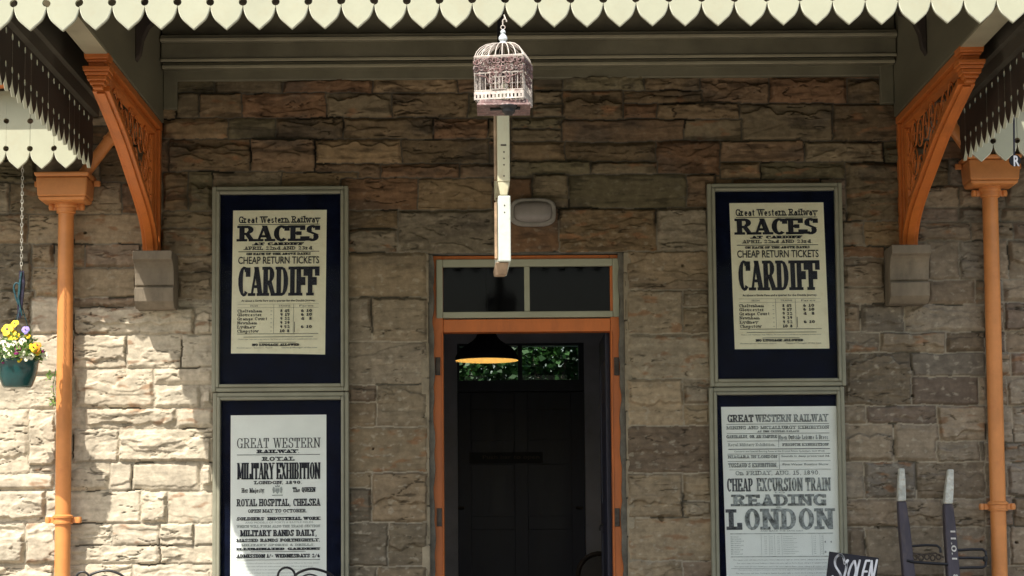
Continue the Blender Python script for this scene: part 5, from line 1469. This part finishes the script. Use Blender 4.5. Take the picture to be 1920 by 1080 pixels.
bl = [(70, 648, 'petal_orange', 8), (8, 676, 'petal_magenta', 7), (42, 640, 'petal_white', 8), (-2, 648, 'petal_yellow', 7), (20, 662, 'petal_white', 8), (36, 674, 'petal_yellow', 6), (14, 618, 'petal_yellow', 13), (22, 628, 'petal_yellow', 11), (28, 607, 'petal_yellow', 8), (30, 630, 'petal_yellow', 8), (48, 619, 'petal_violet', 8), (52, 630, 'petal_yellow', 6), (31, 657, 'petal_magenta', 9),
      (12, 652, 'petal_white', 10), (3, 664, 'petal_white', 8), (15, 668, 'petal_white', 9), (40, 663, 'petal_white', 8), (66, 655, 'petal_orange', 9), (62, 652, 'petal_yellow', 9), (69, 660, 'petal_yellow', 8), (77, 662, 'petal_magenta', 7),
      (84, 668, 'petal_white', 8), (58, 668, 'petal_white', 7), (5, 645, 'petal_white', 8), (-8, 628, 'petal_yellow', 9), (-15, 655, 'petal_orange', 9), (24, 645, 'petal_white', 7), (49, 672, 'petal_white', 6)]
for px, py, mt, rpx in bl:
    off = (px - 33) / 40
    yy = YP - .10 * math.sqrt(max(0, 1 - min(1, off * off))) * (1.1 if py > 640 else .6) - .02
    p = at(px, py, yy); r = rpx * 13.9 / 4000 * 1.0
    nrm = Vector((off * .5 + rnd.uniform(-.25, .25), -1, rnd.uniform(.1, .6))).normalized()
    ux = nrm.cross(Vector((0, 0, 1))).normalized(); uz = ux.cross(nrm)
    b = MB()
    for q, (ang, s) in enumerate(((55, 1.0), (125, 1.0), (5, .9), (175, .9), (270, 1.1))):
        cx_, cz_ = math.cos(R(ang)) * r * .5, math.sin(R(ang)) * r * .5
        o = p + ux * cx_ + uz * cz_ + nrm * (.0012 * q)
        n = 10
        vs = [o + nrm * .003] + [o + (ux * math.cos(2 * PI * k / n) + uz * math.sin(2 * PI * k / n)) * r * .56 * s - nrm * rnd.uniform(0, .003) for k in range(n)]
        b.mat(0).add(vs, [(0, 1 + k, 1 + (k + 1) % n) for k in range(n)])
    o = p + nrm * .009; b.mat(1).add([o + (ux * math.cos(2 * PI * k / 8) + uz * math.sin(2 * PI * k / 8)) * r * .2 for k in range(8)], [tuple(range(8))])
    b.build('bloom', [M[mt], M['petal_eye']], root)
ht = at(40, 505, YP)
b = MB()                                           # bunched cords and the hook they hang from
for dx, w, k in ((0, .012, 'd'), (.012, .010, 'd'), (.022, .009, 'd')):
    b.tube([(ht.x + dx - .008, YP, ht.z - .01), (ht.x + dx - .002, YP - .008, ht.z - .09), (ht.x + dx - .012, YP - .004, ht.z - .20), (ht.x + dx * .6 - .014, YP - .006, ht.z - .325)], [w * .5, w, w * .95, w * .6], 7)
b.build('bunched_cord', M['cord_dark'], root, smooth=True)
b = MB()
b.tube([(ht.x + .004, YP - .012, ht.z - .02), (ht.x - .004, YP - .022, ht.z - .10), (ht.x - .012, YP - .018, ht.z - .2), (ht.x + .012, YP - .016, ht.z - .31)], [.005, .009, .008, .004], 7)
b.tube([(ht.x - .012, YP - .015, ht.z - .10)] + [(ht.x - .026 + .018 * math.cos(R(a)), YP - .018, ht.z - .125 + .032 * math.sin(R(a))) for a in range(70, 200, 20)] + [(ht.x - .03, YP - .018, ht.z - .19), (ht.x - .012, YP - .016, ht.z - .235)], .0065, 7)
for k in range(3):
    a = 2 * PI * k / 3 + .4
    b.tube([(ht.x + .0, YP - .005, ht.z - .22), (pc.x + rp * .97 * math.cos(a), YP + rp * .97 * math.sin(a), pc.z)], .0028, 5)
b.build('cord', M['cord_teal'], root, smooth=True)
b = MB()
z = ht.z + .0; n = 46
zt_ = 3.70
n = int((zt_ - z) / .026)
for k in range(n):
    zc_ = z + .026 * k + .01
    if k % 2: pts = [(ht.x - .014 * 0 + .0075 * math.cos(R(a)), YP, zc_ + .0165 * math.sin(R(a))) for a in range(0, 360, 45)]
    else: pts = [(ht.x, YP + .0075 * math.cos(R(a)), zc_ + .0165 * math.sin(R(a))) for a in range(0, 360, 45)]
    b.tube(pts, .0026, 4, closed=True)
b.build('chain', M['chain'], root, smooth=True)
b = MB(); b.tube([(ht.x, YP, zt_), (ht.x, YP, 3.80)], .005, 6); b.build('hook', M['iron'], root, smooth=True)

# ---- little round plate with an R, on a cord from the right-hand side canopy
YD = -1.02
dc = at(1903, 301, YD)
root = empty('round_plate', (dc.x, YD, dc.z), 'small round black plate with a white R hanging over the right hopper', 'plate')
rd_ = at(1914, 301, YD).x - dc.x
b = MB(); b.tube([(dc.x, YD - .006, dc.z), (dc.x, YD + .006, dc.z)], rd_, 32); b.build('disc', M['black_paint'], root, bevel=.002)
ik = Ink(YD - .0075); ik.sans('R', at(1900, 300, YD).x, at(1911, 300, YD).x, at(1905, 312, YD).z, at(1905, 292, YD).z, .03); ik.mb.build('lettering', M['chalk'], root)
b = MB(); ct = at(1901, 225, YD); b.tube([(dc.x - .004, YD, dc.z + rd_ - .004), (ct.x, YD, ct.z), (ct.x, YD + .14, 3.80)], .006, 8); b.build('cord', M['cord_dark'], root, smooth=True)

# ---- sack truck leaning on the wall
root = empty('sack_truck', (at(1740, 1000, -.2).x, -.3, 0), 'old purple-grey sack truck with white-tipped handles leaning on the wall by the right downpipe', 'sack truck')
def ytr(z): return -.085 - (1.33 - z) * .30
def trp(px, py):
    y = -.2
    for _ in range(4): y = ytr(at(px, py, y).z)
    return at(px, py, y)
def shaft(top, mid, bot, w0, wm, w1):
    """top/mid/bot: px centre points; widths in px"""
    ps = [trp(*top), trp(*mid), trp(*bot)]
    d = (ps[2] - ps[1]).normalized()
    foot = ps[2] + d * ((ps[2].z - .18) / -d.z)
    return ps, foot
def tim(bb, path, ws):
    """square-ish timber along path"""
    vs = []
    for p, w in zip(path, ws):
        for a, c in ((-1, -1), (1, -1), (1, 1), (-1, 1)): vs.append((p.x + a * w / 2, p.y + c * w * .55, p.z))
    n = len(path); fs = [(3, 2, 1, 0), tuple((n - 1) * 4 + k for k in range(4))]
    for i in range(n - 1):
        for k in range(4): l = (k + 1) % 4; fs.append((i * 4 + k, i * 4 + l, i * 4 + 4 + l, i * 4 + 4 + k))
    bb.add(vs, fs)
for (tp, md, bt, ws, tipm) in (((1690, 878), (1690, 940), (1704, 1084), (.040, .058, .080), 0), ((1782, 880), (1777, 945), (1787, 1084), (.042, .062, .082), 1)):
    ps, foot = shaft(tp, md, bt, *ws)
    b = MB(); q = ps[1] + (ps[2] - ps[1]) * .35
    tim(b, [foot, ps[2], q, ps[1]], [ws[2], ws[2], (ws[1] + ws[2]) / 2 + .004, ws[1]]); h = b.build('handle', M['truck'], root, bevel=.012, seg=3)
    b = MB(); tim(b, [ps[1] + Vector((0, 0, .0005)), ps[1] + (ps[0] - ps[1]) * .5, ps[0]], [ws[1] - .001, ws[1] * .9, ws[0]])
    b.build('tip', M['truck_tip'], h, bevel=.01, seg=3)
    if tipm: hr = h; psr = ps
    else: hl = h; psl = ps; fl = foot
def tp(px, py, o=0): p = trp(px, py); p.y += o; return p
b = MB()
b.tube([tp(1708, 1024, -.03), tp(1735, 1022, -.03), tp(1755, 1023, -.03), tp(1761, 1028, -.03), tp(1762, 1036, -.03)], .0085, 8)
b.tube([tp(1698, 1051, -.04), tp(1712, 1054, -.045), tp(1740, 1056, -.045), tp(1775, 1058, -.04)], .010, 8)
b.build('upper_iron', M['iron'], root, smooth=True)
b = MB()
rnd = random.Random(3)
for k in range(5):
    p = tp(1714 + 11 * k, 1044 + (k % 2) * 2, -.035)
    b.tube([(p.x + .016 * math.cos(R(a)), p.y, p.z + .018 * math.sin(R(a))) for a in range(0, 360, 40)], .0055, 6, closed=True)
b.tube([tp(1708, 1037, -.03), tp(1730, 1040, -.035), tp(1752, 1037, -.03), tp(1768, 1045, -.03)], .006, 6)
b.build('chain', M['hinge'], root, smooth=True)
b = MB()
b.tube([tp(1790, 1032, -.03), tp(1820, 1030, -.03), tp(1840, 1030, -.03), tp(1846, 1034, -.03), tp(1847, 1042, -.03)], .0095, 8)
b.tube([tp(1790, 1046, -.03), tp(1820, 1046, -.03), tp(1846, 1047, -.03)], .0095, 8)
b.tube([tp(1790, 1065, -.03), tp(1820, 1064, -.03), tp(1840, 1064, -.03), tp(1846, 1061, -.03), tp(1847, 1048, -.03)], .0095, 8)
p = tp(1846, 1048, -.03); b.lathe((p.x, p.y, p.z), [(.002, -.02), (.016, -.016), (.02, 0), (.016, .016), (.002, .02)], 12)
b.build('side_iron', M['iron'], root, smooth=True)
# figures painted up the right-hand shaft
ik = Ink(0)
for t, c0 in (('11.0.1', 0.0), ('8', .30)):
    ik.sans(t, c0, c0 + (.20 if len(t) > 1 else .04), -.017, .017, .015)
top, botm = tp(1783, 995), tp(1789, 1090)
ax_ = (Vector((botm.x, botm.y, botm.z)) - Vector((top.x, top.y, top.z))).normalized()
fr_ = (psr[1] - psr[2]).normalized()
side = Vector((1, 0, 0)); side = (side - ax_ * side.dot(ax_)).normalized()
out_ = ax_.cross(side); out_ = out_ if out_.y < 0 else -out_
yfr = -.082 * .55 - .004
b = MB()
b.add([Vector((top.x + .002, top.y + yfr - .001, top.z)) + ax_ * a + side * c for a, _, c in ik.mb.v], ik.mb.f)
b.build('painted_figures', M['number_white'], root)
# lower works, below the picture
for z in (.26, .52):
    b = MB(); tim_y = ytr(z); b.box(fl.x + .01, fl.x + .32, tim_y - .02, tim_y + .02, z - .03, z + .03)
    b.build('cross_rail', M['truck'], root, bevel=.006)
b = MB(); b.box(fl.x - .03, fl.x + .37, -.62, -.42, .012, .024); b.box(fl.x - .03, fl.x + .37, -.434, -.42, .025, .2); b.build('toe_plate', M['iron'], root)
for dx in (-.07, .41):
    b = MB(); b.tube([(fl.x + dx - .022, -.36, .115), (fl.x + dx + .022, -.36, .115)], .112, 28); b.build('wheel', M['iron'], root, bevel=.01)
b = MB(); b.tube([(fl.x - .06, -.36, .115), (fl.x + .40, -.36, .115)], .014, 8); b.box(fl.x + .02, fl.x + .04, -.43, -.35, .10, .2); b.box(fl.x + .30, fl.x + .32, -.43, -.35, .10, .2); b.build('axle', M['iron'], root)

# ---- blackboard
YS = -.62
A_, B_ = at(1555, 1034, YS), at(1648, 1046, YS)
ux = (B_ - A_).normalized(); uz = Vector((ux.z, 0, -ux.x)) * -1
uz = Vector((-ux.z, 0, ux.x))
wid = (B_ - A_).length; hgt = .42
root = empty('blackboard_sign', ((A_.x + B_.x) / 2, YS, 0), 'tilted small blackboard chalked STOLEN in front of the London excursion poster', 'sign')
Pq = lambda s, t, y: (A_.x + ux.x * s - uz.x * t, y, A_.z + ux.z * s - uz.z * t)
b = MB(); b.add([Pq(s, t, y) for y in (YS, YS + .014) for s, t in ((0, 0), (wid, 0), (wid, hgt), (0, hgt))], [(0, 1, 2, 3), (7, 6, 5, 4), (0, 4, 5, 1), (1, 5, 6, 2), (2, 6, 7, 3), (3, 7, 4, 0)])
b.build('board', M['chalkboard'], root, bevel=.003)
b = MB()
def stroke(pts, r):
    n = len(pts); k0 = stroke.k = stroke.k + 1
    y = YS - .0012 - .00005 * k0
    for i in range(n - 1):
        (a, c), (d, e) = pts[i], pts[i + 1]
        l = math.hypot(d - a, e - c) or 1; nx_, nz_ = -(e - c) / l * r, (d - a) / l * r
        yy = y - .000008 * i
        b.add([Pq(a + nx_, c + nz_, yy), Pq(d + nx_, e + nz_, yy), Pq(d - nx_, e - nz_, yy), Pq(a - nx_, c - nz_, yy)], [(0, 1, 2, 3)])
    for a, c in pts: b.add([Pq(a + r * math.cos(q * PI / 4), c + r * math.sin(q * PI / 4), y - .000006 * n - .00002) for q in range(8)], [tuple(range(8))])
stroke.k = 0
def curve(P, n=6):
    out = []; Q = [P[0]] + P + [P[-1]]
    for i in range(1, len(Q) - 2):
        for k in range(n):
            t = k / n
            out.append(tuple(.5 * (2 * Q[i][j] + (Q[i + 1][j] - Q[i - 1][j]) * t + (2 * Q[i - 1][j] - 5 * Q[i][j] + 4 * Q[i + 1][j] - Q[i + 2][j]) * t * t + (-Q[i - 1][j] + 3 * Q[i][j] - 3 * Q[i + 1][j] + Q[i + 2][j]) * t ** 3) for j in range(len(P[0]))))
    return out + [P[-1]]
mm = lambda L: [(a * wid, c * wid) for a, c in L]
rs_ = wid * .0215
stroke(curve(mm([(.33, .20), (.29, .08), (.22, .035), (.14, .12), (.15, .26), (.27, .42), (.30, .52), (.25, .62), (.16, .60), (.12, .48)])), rs_)
stroke(mm([(.385, .13), (.345, .19)]), rs_ * 1.3); stroke(curve(mm([(.37, .20), (.37, .32), (.345, .50), (.345, .60)])), rs_)
stroke(curve(mm([(.52, .11), (.46, .24), (.43, .42), (.47, .56), (.54, .50), (.57, .30), (.52, .11)])), rs_)
stroke(curve(mm([(.625, .10), (.60, .30), (.585, .56)])), rs_); stroke(mm([(.585, .56), (.68, .54)]), rs_)
stroke(mm([(.82, .08), (.75, .09), (.715, .30), (.70, .54), (.80, .53)]), rs_); stroke(mm([(.72, .31), (.79, .30)]), rs_)
stroke(mm([(.83, .54), (.865, .08), (.92, .52), (.965, .05)]), rs_)
b.build('chalk_lettering', M['chalk'], root)
b = MB(); mx_ = A_.x + (B_.x - A_.x) * .45 + .03
b.box(mx_ - .018, mx_ + .018, YS + .0145, YS + .034, .02, A_.z - .12); b.build('stake', M['bare_wood'], root, bevel=.003)
b = MB(); b.box(mx_ - .17, mx_ + .17, YS - .1, YS + .15, .003, .02); b.build('stake_foot', M['bare_wood'], root, bevel=.004)

# ---- scroll-backed iron bench under the left posters
YBn = -.55
root = empty('iron_bench', (at(380, 1070, YBn).x, YBn, 0), 'black wrought-iron bench with scroll crests, just showing below the left posters', 'bench')
b = MB()
def scroll(b, x0, xc, rc, x1, ztop, zb):
    """small curl at the left, long bow to the right"""
    c_ = [(xc + rc * math.cos(R(a)), zb + .02 + rc * math.sin(R(a))) for a in range(-150, 215, 18)][::-1]
    b.tube([(x, YBn, z) for x, z in c_], .0075, 8)
    bow = curve([(xc + rc * .9, zb + .012), (xc + rc * 1.5, ztop - .022), (x0 + (x1 - x0) * .62, ztop), (x1 - .03, ztop - .035), (x1, zb - .02), (x1 + .01, zb - .08)], 8)
    b.tube([(x, YBn, z) for x, z in bow], .0085, 8)
    bow2 = curve([(xc + rc * 1.1, zb - .01), (x0 + (x1 - x0) * .55, ztop - .036), (x1 - .09, ztop - .07), (x1 - .07, zb - .07)], 8)
    b.tube([(x, YBn, z) for x, z in bow2], .006, 7)
p0 = at(155, 1074, YBn); z1 = at(203, 1069.5, YBn).z
scroll(b, at(143, 1070, YBn).x, p0.x, .042, at(238, 1070, YBn).x, z1, at(155, 1090, YBn).z)
b.build('scroll_crest', M['iron'], root, smooth=True)
b = MB(); p1 = at(537, 1066, YBn); z2 = at(583, 1066.5, YBn).z
scroll(b, at(520, 1066, YBn).x, p1.x, .056, at(628, 1066, YBn).x, z2, at(537, 1086, YBn).z)
b.build('scroll_crest', M['iron'], root, smooth=True)
xa, xb = at(140, 1080, YBn).x, at(632, 1080, YBn).x
b = MB(); b.tube([(xa, YBn, .585), (xb, YBn, .565)], .01, 8); b.tube([(xa, YBn, .48), (xb, YBn, .48)], .01, 8); b.build('back_rail', M['iron'], root, smooth=True)
b = MB()
for k in range(7): b.box(xa - .02, xb + .02, YBn - .44 + k * .062, YBn - .44 + k * .062 + .045, .435, .455)
b.build('seat', M['iron'], root, bevel=.003)
for x in (xa + .03, xb - .03):
    b = MB(); b.tube(curve([(x, YBn - .40, .43), (x, YBn - .46, .25), (x, YBn - .40, .02)], 6), .013, 8); b.build('leg', M['iron'], root, smooth=True)
    b = MB(); b.tube(curve([(x, YBn, .60), (x, YBn - .01, .45), (x, YBn + .02, .2), (x, YBn + .05, .02)], 6), .013, 8); b.build('leg', M['iron'], root, smooth=True)

# ---- chair just inside the door
p = at(1118, 1038, 2.4)
root = empty('hall_chair', (p.x + .03, 2.4, 0), 'dark round-backed chair just inside the doorway on the right', 'chair')
X = p.x + .03
b = MB(); hoop = [(X + .17 * math.cos(R(a)), 2.55, p.z - .17 + .17 * math.sin(R(a))) for a in range(-40, 221, 15)]
b.tube(hoop, .02, 8); b.build('backrest_hoop', M['chairwood'], root, smooth=True)
b = MB(); stack_ = [(X + .15 * math.cos(R(a)), p.z - .17 + .15 * math.sin(R(a))) for a in range(0, 360, 15)]
b.prism(stack_, 'y', 2.545, 2.56); b.build('back_panel', M['chairwood'], root)
b = MB(); b.lathe((X, 2.36, .44), [(.001, -.02), (.2, -.02), (.215, 0), (.2, .02), (.001, .03)], 28); b.build('seat', M['chairwood'], root, smooth=True)
for a, c in ((-.15, -.15), (.15, -.15), (-.15, .15), (.15, .15)):
    b = MB(); b.tube([(X + a, 2.36 + c, .42), (X + a * 1.2, 2.36 + c * 1.2, .005)], [.018, .013], 8); b.build('leg', M['chairwood'], root, smooth=True)

# ================================================================== GROUND AND WHAT LIES ROUND ABOUT
def structure(name, bb, m, **kw): return tag(bb.build(name, m, None, **kw), kind='structure')
b = MB(); b.add([(-400, -400, -1.02), (400, -400, -1.02), (400, 400, -1.02), (-400, 400, -1.02)], [(0, 1, 2, 3)]); structure('ground', b, M['grass'])
b = MB(); b.box(-60, 60, -5.6, -.004, -1.0, -.001); structure('platform', b, M['paving'])
b = MB(); b.box(-60, 60, -12.2, -5.62, -1.015, -.9); structure('track_bed', b, M['ballast'])
b = MB(); b.box(-60, 60, -18.5, -12.3, -1.0, -.001); structure('opposite_platform', b, M['paving'])
b = MB(); b.box(-60, 60, 5.02, 7.8, -1.0, -.002); structure('yard', b, M['ballast'])

def leaf_cloud(n, fn, size, name, m, parent, seed):
    rg = np.random.default_rng(seed)
    P = fn(rg, n)
    th = rg.uniform(0, 2 * PI, n); ph = np.arccos(rg.uniform(-1, 1, n))
    d = np.stack([np.sin(ph) * np.cos(th), np.sin(ph) * np.sin(th), np.cos(ph)], 1)
    t = rg.normal(size=(n, 3)); s = np.cross(d, t); s /= np.linalg.norm(s, axis=1)[:, None]
    L_ = rg.uniform(.6, 1.25, n)[:, None] * size; W_ = L_ * .32
    V = np.stack([P, P + d * L_ * .5 + s * W_, P + d * L_, P + d * L_ * .5 - s * W_], 1).reshape(-1, 3)
    off = wloc(parent) if parent else Vector((0, 0, 0))
    V = V - np.array(off)
    me = bpy.data.meshes.new(name)
    me.vertices.add(n * 4); me.vertices.foreach_set('co', V.astype(np.float32).ravel())
    me.loops.add(n * 4); me.loops.foreach_set('vertex_index', np.arange(n * 4, dtype=np.int32))
    me.polygons.add(n); me.polygons.foreach_set('loop_start', np.arange(0, n * 4, 4, dtype=np.int32))
    me.update(calc_edges=True); me.materials.append(m)
    o = bpy.data.objects.new(name, me); COL.objects.link(o); o.parent = parent
    return o
wp_ = at(103, 725, -.07)
root = empty('wall_weed', (wp_.x, -.05, wp_.z - .12), 'small yellow-green weed growing from the wall beside the left downpipe', 'weed')
leaf_cloud(70, lambda rg, n: np.stack([rg.normal(wp_.x, .022, n), rg.uniform(-.12, -.05, n), rg.uniform(wp_.z - .13, wp_.z + .12, n)], 1), .03, 'leaves', M['leaf_pot'], root, 8)
b = MB(); b.tube([(wp_.x, -.045, wp_.z - .13), (wp_.x - .01, -.09, wp_.z), (wp_.x + .01, -.10, wp_.z + .12)], .0025, 5); b.build('stem', M['trunk'], root)
root = empty('hedge', (.4, 9.2, -1.0), 'green sunlit hedge seen through the small window over the back door', 'hedge')
def hedge_pts(rg, n):
    x = rg.uniform(-2.2, 3.2, n); z = rg.uniform(.6, 4.4, n)
    bump = .35 * np.sin(x * 5 + z * 3) + .3 * np.sin(z * 7.0 - x * 2.7) + .2 * np.sin(x * 13 + 1)
    y = 9.0 - .35 * bump + np.abs(rg.normal(0, .6, n))
    return np.stack([x, y, z], 1)
leaf_cloud(70000, hedge_pts, .10, 'foliage', M['leaf_hedge'], root, 4)
b = MB()
rnd = random.Random(9)
for k in range(16):
    x = -2.0 + k * .33; b.tube([(x, 9.35, -1.0), (x + rnd.uniform(-.2, .2), 9.3, 1.2), (x + rnd.uniform(-.3, .3), 9.25, 2.6), (x + rnd.uniform(-.4, .4), 9.2, 4.0)], [.05, .035, .02, .008], 6)
b.build('stems', M['trunk'], root)
